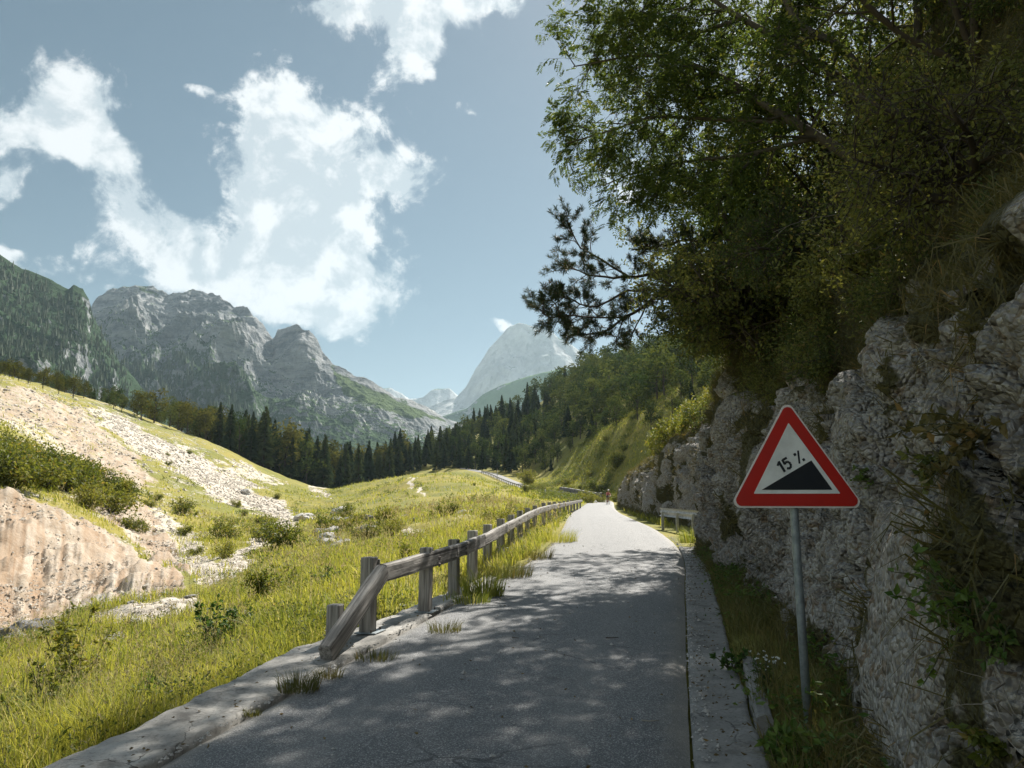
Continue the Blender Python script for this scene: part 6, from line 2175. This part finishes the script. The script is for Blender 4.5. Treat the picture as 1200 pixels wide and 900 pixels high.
def verge_grass():
    rng = np.random.RandomState(103)
    g = Geo()
    G = CL.near
    # strip between channel and rock foot
    n = 34000
    j = rng.randint(0, G.shape[1], n)
    foot = G[6, j]
    lat, rz, al = road_near(foot[:, :2])
    f = rng.rand(n)
    la = (HALF + .50) + (lat + .22 - HALF - .50) * f
    k = np.clip(np.searchsorted(ALONG, al), 0, len(RC) - 1)
    xy = RC[k, :2] + RN[k] * la[:, None] + _tan[k] * (al - ALONG[k])[:, None]
    z, w = ground_height(xy)
    p = np.c_[xy, z + f * .05]
    den = fbm(p * 1.1 + 3, 3)
    keep = (den > rng.uniform(-1.0, .35, n)) & (la > HALF + .45) & (al < 21)
    p = p[keep]; n = len(p)
    h = rng.uniform(.10, .36, n) * np.clip(1 + .6 * fbm(p * 1.2, 3), .4, 1.6)
    a = rng.uniform(0, 6.28, n)
    lean = np.c_[np.cos(a), np.sin(a), a * 0] * rng.uniform(.3, 1.0, n)[:, None] + np.array([-.25, -.1, 0])
    g.blades(p - np.array([0, 0, .02]), h, rng.uniform(.0025, .005, n), lean, rng)
    c = p[rng.randint(0, len(p), 520)]
    c = c[fbm(c * .9 + 70, 3) > rng.uniform(-.3, .45, len(c))]
    q = np.repeat(c, 26, 0); hh = rng.rand(len(q)) ** .8
    q = q + rng.normal(size=q.shape) * np.array([.11, .11, 0]); q[:, 2] += .03 + hh * np.repeat(rng.uniform(.10, .34, len(c)), 26)
    g.leaves(q, rng.normal(size=q.shape) * np.array([1, 1, .4]) + np.array([-.3, -.2, .1]), rng.uniform(.035, .085, len(q)), rng.uniform(.02, .04, len(q)), rng, .15, 1)
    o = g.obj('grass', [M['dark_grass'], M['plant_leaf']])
    tag(o, 'dim brownish verge grass between the concrete channel and the rock foot', 'grass', kind='stuff')
    # turf and trailing grass on the rock and on the slope above it
    g = Geo()
    def hang(G, V, k0, n, hl, wl, seed, rowmax, jmin=0, thr=.55):
        i = rng.randint(3, min(G.shape[0] - 2, k0 + rowmax), n); jj = rng.randint(jmin, G.shape[1] - 1, n)
        v = V[i, jj]
        p = G[i, jj]
        keep = (v + .35 * fbm(p * 1.4 + 5, 3) > thr + rng.uniform(0, .25, n))
        px, py, dep = project(p)
        keep &= (dep > 1.5) & (px < 1400) & (py > -200) & (px > 690)
        p = p[keep]; i = i[keep]; jj = jj[keep]
        m = len(p)
        du = G[i, np.minimum(jj + 1, G.shape[1] - 1)] - G[i, np.maximum(jj - 1, 0)]
        dv = G[np.minimum(i + 1, G.shape[0] - 1), jj] - G[np.maximum(i - 1, 0), jj]
        nn = np.cross(du, dv); nn /= np.linalg.norm(nn, axis=1)[:, None] + 1e-9
        nn *= np.where(nn[:, 0] > 0, -1, 1)[:, None]
        p = p + rng.normal(size=(m, 3)) * .03
        h = rng.uniform(*hl, m)[:, None]; w = rng.uniform(*wl, m)[:, None]
        az = rng.normal(size=(m, 3)); s = np.cross(nn, az); s /= np.linalg.norm(s, axis=1)[:, None] + 1e-9
        d1 = nn * .8 + rng.normal(size=(m, 3)) * .35 + np.array([0, 0, .25])
        p1 = p + d1 * h * .45
        p2 = p1 + (nn * .25 + rng.normal(size=(m, 3)) * .25 + np.array([-.1, 0, -.75])) * h * .75
        vv = np.stack([p - s * w, p + s * w, p1 + s * w * .75, p1 - s * w * .75, p2], 1).reshape(-1, 3)
        k = np.arange(m)[:, None] * 5
        g.add(vv, k + np.array([[0, 1, 2, 3]]), k + np.array([[3, 2, 4]]))
    hang(CL.near, CL.near_v, CL.near_k, 120000, (.12, .42), (.003, .0065), 1, 66)
    hang(CL.far, CL.far_v, CL.far_k, 30000, (.2, .6), (.008, .016), 2, 30)
    o = g.obj('trailing_grass', M['hang_grass'])
    tag(o, 'brownish grass trailing over the ledges and the slope above the rock face', 'grass', kind='stuff')
verge_grass()

# separate tufts growing out of the concrete edge
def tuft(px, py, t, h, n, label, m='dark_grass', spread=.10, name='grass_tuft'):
    rng = np.random.RandomState(int(px * 7 + py))
    n = int(n * 1.5)
    q = P(px, py, t)
    lat, rz, al = road_near(q[None, :2])
    g = Geo()
    a = rng.uniform(0, 6.28, n)
    rr_ = spread * np.sqrt(rng.rand(n))
    p = np.c_[np.cos(a) * rr_ * 1.4, np.sin(a) * rr_, np.full(n, -.02)]
    lean = np.c_[np.cos(a), np.sin(a), a * 0] * rng.uniform(.2, 1.0, n)[:, None]
    g.blades(p, h * rng.uniform(.35, 1.15, n), rng.uniform(.0012, .0028, n) * (1 + .05 * t), lean, rng)
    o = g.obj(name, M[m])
    o.location = (q[0], q[1], rz[0] + .02)
    tag(o, label, 'grass tuft')
tuft(350, 806, 6.55, .22, 190, 'dark grass tuft at the kerb edge below the end of the guardrail', spread=.13)
tuft(385, 790, 7.0, .12, 90, 'small grass tuft beside the foot of the sloping end rail', spread=.10)
tuft(441, 768, 7.7, .13, 140, 'low weedy tuft on the kerb before the first tall post', spread=.16)
tuft(521, 737, 9.1, .20, 150, 'weed tuft on the broken kerb before the second tall post', spread=.14)
tuft(566, 694, 11.9, .50, 420, 'tall pale grass tuft arching over the road behind the second tall post', 'grass', .24)
tuft(552, 708, 11.2, .25, 200, 'short bright tuft under the tall pale grass by the road edge', 'grass', .2)
tuft(596, 668, 14.2, .40, 380, 'shaded thick tuft under the guardrail beyond the tall pale one', spread=.32)
tuft(620, 654, 17.2, .36, 380, 'broad shaded tuft hugging the road edge farther up the guardrail', spread=.40)
tuft(648, 637, 21.5, .45, 420, 'bright yellow tuft spilling onto the sunlit road edge', 'grass', .5)
tuft(813, 628, 21.0, .55, 320, 'sunny yellow tuft at the rock corner by the steel barrier', 'grass', .3)
tuft(295, 838, 5.9, .08, 60, 'tiny tuft in a crack of the near kerb', spread=.05)

# verge plants by the sign
for px_, py_, t_, h_, lab_, sd_, ll_ in [(935, 885, 4.6, .30, 'broad-leaved green weed at the foot of the rock below the sign', 21, .09), (915, 878, 4.7, .22, 'pale green weed beside the broad-leaved one below the sign', 22, .075),
                                   (857, 775, 7.1, .18, 'low dark weed pushing out over the concrete channel', 23, .06), (892, 800, 6.3, .25, 'white flowering weed behind the raised kerb stone', 24, .05)]:
    q_ = P(px_, py_, t_)
    leafy_plant('weed_plant', px_, py_, t_, h_, lab_, sd_, ll_, 7, spread=.8, onz=road_near(q_[None, :2])[1][0] + .08)

_fl = Geo(); _fr = np.random.RandomState(151)
_fq = P(900, 802, 6.2); _fz = road_near(_fq[None, :2])[1][0] + .30
_fp = np.c_[_fr.normal(size=(26, 2)) * .07, _fr.normal(size=26) * .035]
_fl.leaves(np.repeat(_fp, 5, 0), _fr.normal(size=(130, 3)) * np.array([1, 1, .3]), .016, .010, _fr, .05)
for _p in _fp:
    _fl.tube([_p, (_p[0] * .4, _p[1] * .4, -.3)], .0018, 3, False, 1)
_fo = _fl.obj('flowers', [M['sign_white'], M['plant_stem']]); _fo.location = (_fq[0], _fq[1], _fz)
tag(_fo, 'small cluster of white umbel flowers above the weeds behind the kerb stone', 'flowers', kind='thing')
# plants rooted in cracks of the rock face, and dead branches
def rock_plants():
    rng = np.random.RandomState(111)
    G, k0 = CL.near, CL.near_k
    pts = G[:k0 + 60].reshape(-1, 3)
    px, py, dep = project(pts)
    def hit(x, y):
        d = (px - x) ** 2 + (py - y) ** 2 + np.where(dep < 1, 1e9, 0)
        c = np.where(d < 64)[0]
        return pts[c[dep[c].argmin()]] if len(c) else pts[d.argmin()]
    def plant(x, y, h, n, label, lm, ll, seed):
        p = hit(x, y)
        r = np.random.RandomState(seed)
        root = empty('rock_plant', tuple(p), label, 'plant')
        st, lf = Geo(), Geo(); pos, dirs = [], []
        for k in range(n):
            w = wander(r, (.05, 0, 0), (-.9 + .3 * r.randn(), .5 * r.randn(), .25 + .5 * r.randn()), h * r.uniform(.5, 1.1), 5, .15, .10)
            st.tube(w, np.linspace(.005, .002, 6), 4, False)
            for j in range(14):
                q, d = interp_line(w, .2 + .8 * r.rand()); pos.append(q); dirs.append(d * .4 + r.normal(size=3))
        lf.leaves(np.array(pos), np.array(dirs), ll * r.uniform(.6, 1.2, len(pos)), ll * .6, r, .12)
        lf.obj('leaves', M[lm], root); st.obj('stems', M['plant_stem'], root, True)
    plant(1125, 715, .38, 14, 'biggest leafy green plant hanging from a crack in the near rock', 'plant_leaf', .05, 1)
    plant(1170, 745, .25, 9, 'small leafy plant in the rock crack beside the biggest hanging plant', 'plant_leaf', .045, 2)
    plant(1150, 510, .42, 14, 'brownish grassy plant drooping from the rock level with the sign', 'hang_grass', .06, 3)
    plant(1105, 640, .25, 10, 'dark moss-like plant in the rock just above the hanging green plant', 'hang_grass', .04, 4)
    plant(1010, 560, .18, 8, 'little green plant in the rock right beside the sign plate'.replace('right beside', 'close beside'), 'plant_leaf', .04, 5)
    plant(1180, 880, .2, 7, 'yellow green fern at the bottom of the near rock', 'shrub_leaf', .05, 6)
    plant(1090, 545, .22, 8, 'tuft of dark leaves on the ledge above the drooping grassy plant', 'slope_leaf', .05, 7)
    def dead(line, rad, label):
        a = hit(line[0][0], line[0][1])
        px0, py0, d0 = project(a[None])
        w = np.array([P(x, y, float(d0[0]) + dz) for x, y, dz in line])
        w = catmull(w, .08); w += rng.normal(size=w.shape) * .006
        g = Geo(); g.tube(w - a, np.linspace(rad, rad * .25, len(w)), 6)
        for k in range(5):
            p, d = interp_line(w - a, rng.uniform(.3, .95))
            t = wander(rng, p, d + rng.normal(size=3) * .7, rng.uniform(.15, .4), 4, .15)
            g.tube(t, np.linspace(rad * .35, rad * .12, 5), 4, False)
        o = g.obj('dead_branch', M['dead_wood'], None, True); o.location = tuple(a)
        tag(o, label, 'branch')
    dead([(1030, 225, 0), (1000, 248, -.6), (950, 256, -1.0), (905, 272, -1.3)], .010, 'bare dead branch lying flat across the slope thicket')
    dead([(1120, 12, 0), (1118, 35, -.5), (1095, 62, -.7), (1060, 68, -.8)], .012, 'curved bleached branch hanging at the top of the slope')
    dead([(1190, 80, 0), (1172, 72, -.5), (1160, 92, -.6)], .012, 'hooked pale branch stub near the slope crest')
    dead([(1008, 185, 0), (985, 150, -.4), (960, 122, -.6)], .010, 'straight dry stick leaning up out of the thicket')
    dead([(1040, 240, 0), (1022, 226, -.4), (1008, 216, -.5)], .014, 'short yellow broken branch end sticking out of the thicket')
    dead([(1040, 288, 0), (1020, 292, -.4), (1000, 297, -.5)], .007, 'thin pale twig hooked on the grass above the rock edge')
    # strip of dry tumbling root down the rock
    dead([(1165, 780, 0), (1175, 800, -.15), (1160, 815, -.2), (1185, 840, -.2)], .006, 'thin dark root curling down the near rock')
rock_plants()

# bits lying on the road
def litter():
    rng = np.random.RandomState(121)
    def twig(px, py, t, L, label, m):
        q = P(px, py, t); rz = road_near(q[None, :2])[1][0]
        w = wander(rng, (0, 0, 0), (1, -.25, 0), L, 5, .15); w[:, 2] = .004 + rng.rand(6) * .008
        g = Geo(); g.tube(w, [.006, .006, .005, .005, .004, .003], 6)
        o = g.obj('fallen_twig', m, None, True); o.location = (q[0], q[1], rz + .026)
        tag(o, label, 'twig')
    twig(752, 842, 5.6, .13, 'small pale twig lying on the asphalt near the concrete channel', M['dead_wood'])
    twig(710, 749, 8.6, .16, 'dark twig lying in the middle of the shaded road', M['dark_bark'])
    twig(600, 747, 8.6, .10, 'tiny brown twig on the asphalt before the guardrail', M['dark_bark'])
    g = Geo()
    n = 800
    y = rng.uniform(4.5, 20, n); u = rng.rand(n)
    lat = np.where(u < .55, HALF + .05 + .42 * rng.rand(n), np.where(u < .8, -HALF - .5 * rng.rand(n), rng.uniform(-HALF, HALF, n)))
    k = np.array([np.argmin(np.abs(RC[:, 1] - a)) for a in y])
    p = np.c_[RC[k, :2] + RN[k] * lat[:, None] + _tan[k] * rng.uniform(-.27, .27, n)[:, None], RC[k, 2] + .034]
    d = np.c_[rng.normal(size=(n, 2)), .15 * np.abs(rng.normal(size=n))]
    g.leaves(p, d, rng.uniform(.02, .05, n), rng.uniform(.010, .024, n), rng, .2)
    m = foliage_mat('dry_leaf', (.10, .075, .035), (.20, .15, .07), (.25, .16, .05), .1)
    o = g.obj('leaf_litter', m); tag(o, 'dry leaf litter on the road edges', 'litter', kind='stuff')
def grit():
    rng = np.random.RandomState(141)
    n = 2600
    y = rng.uniform(4.3, 24, n); u = rng.rand(n)
    lat = np.where(u < .40, HALF + .01 + np.abs(rng.normal(size=n)) * .10, np.where(u < .85, -HALF + .08 - np.abs(rng.normal(size=n)) * .12, rng.uniform(-HALF, HALF, n)))
    k = np.array([np.argmin(np.abs(RC[:, 1] - a)) for a in y])
    p = np.c_[RC[k, :2] + RN[k] * lat[:, None] + _tan[k] * rng.uniform(-.25, .25, n)[:, None], RC[k, 2] + .026 * (np.abs(lat) < HALF) + .004]
    s = rng.gamma(1.6, .0048, n)[:, None, None] + .003
    base = np.array([(1, 0, -.2), (0, 1, -.2), (-1, 0, -.2), (0, -1, -.2), (.1, .1, .7)])
    v = base[None] * rng.uniform(.5, 1.3, (n, 5, 3)) * s + p[:, None, :]
    kk = np.arange(n)[:, None] * 5
    f = np.concatenate([kk + np.array([a]) for a in ([0, 1, 4], [1, 2, 4], [2, 3, 4], [3, 0, 4])])
    g = Geo(); g.add(v.reshape(-1, 3), None, f)
    o = g.obj('gravel', M['pale_rock']); tag(o, 'grit and small stones gathered along the road edges', 'grit', kind='stuff')
grit()
litter()
HAZE = 0.88e-4
build_haze()
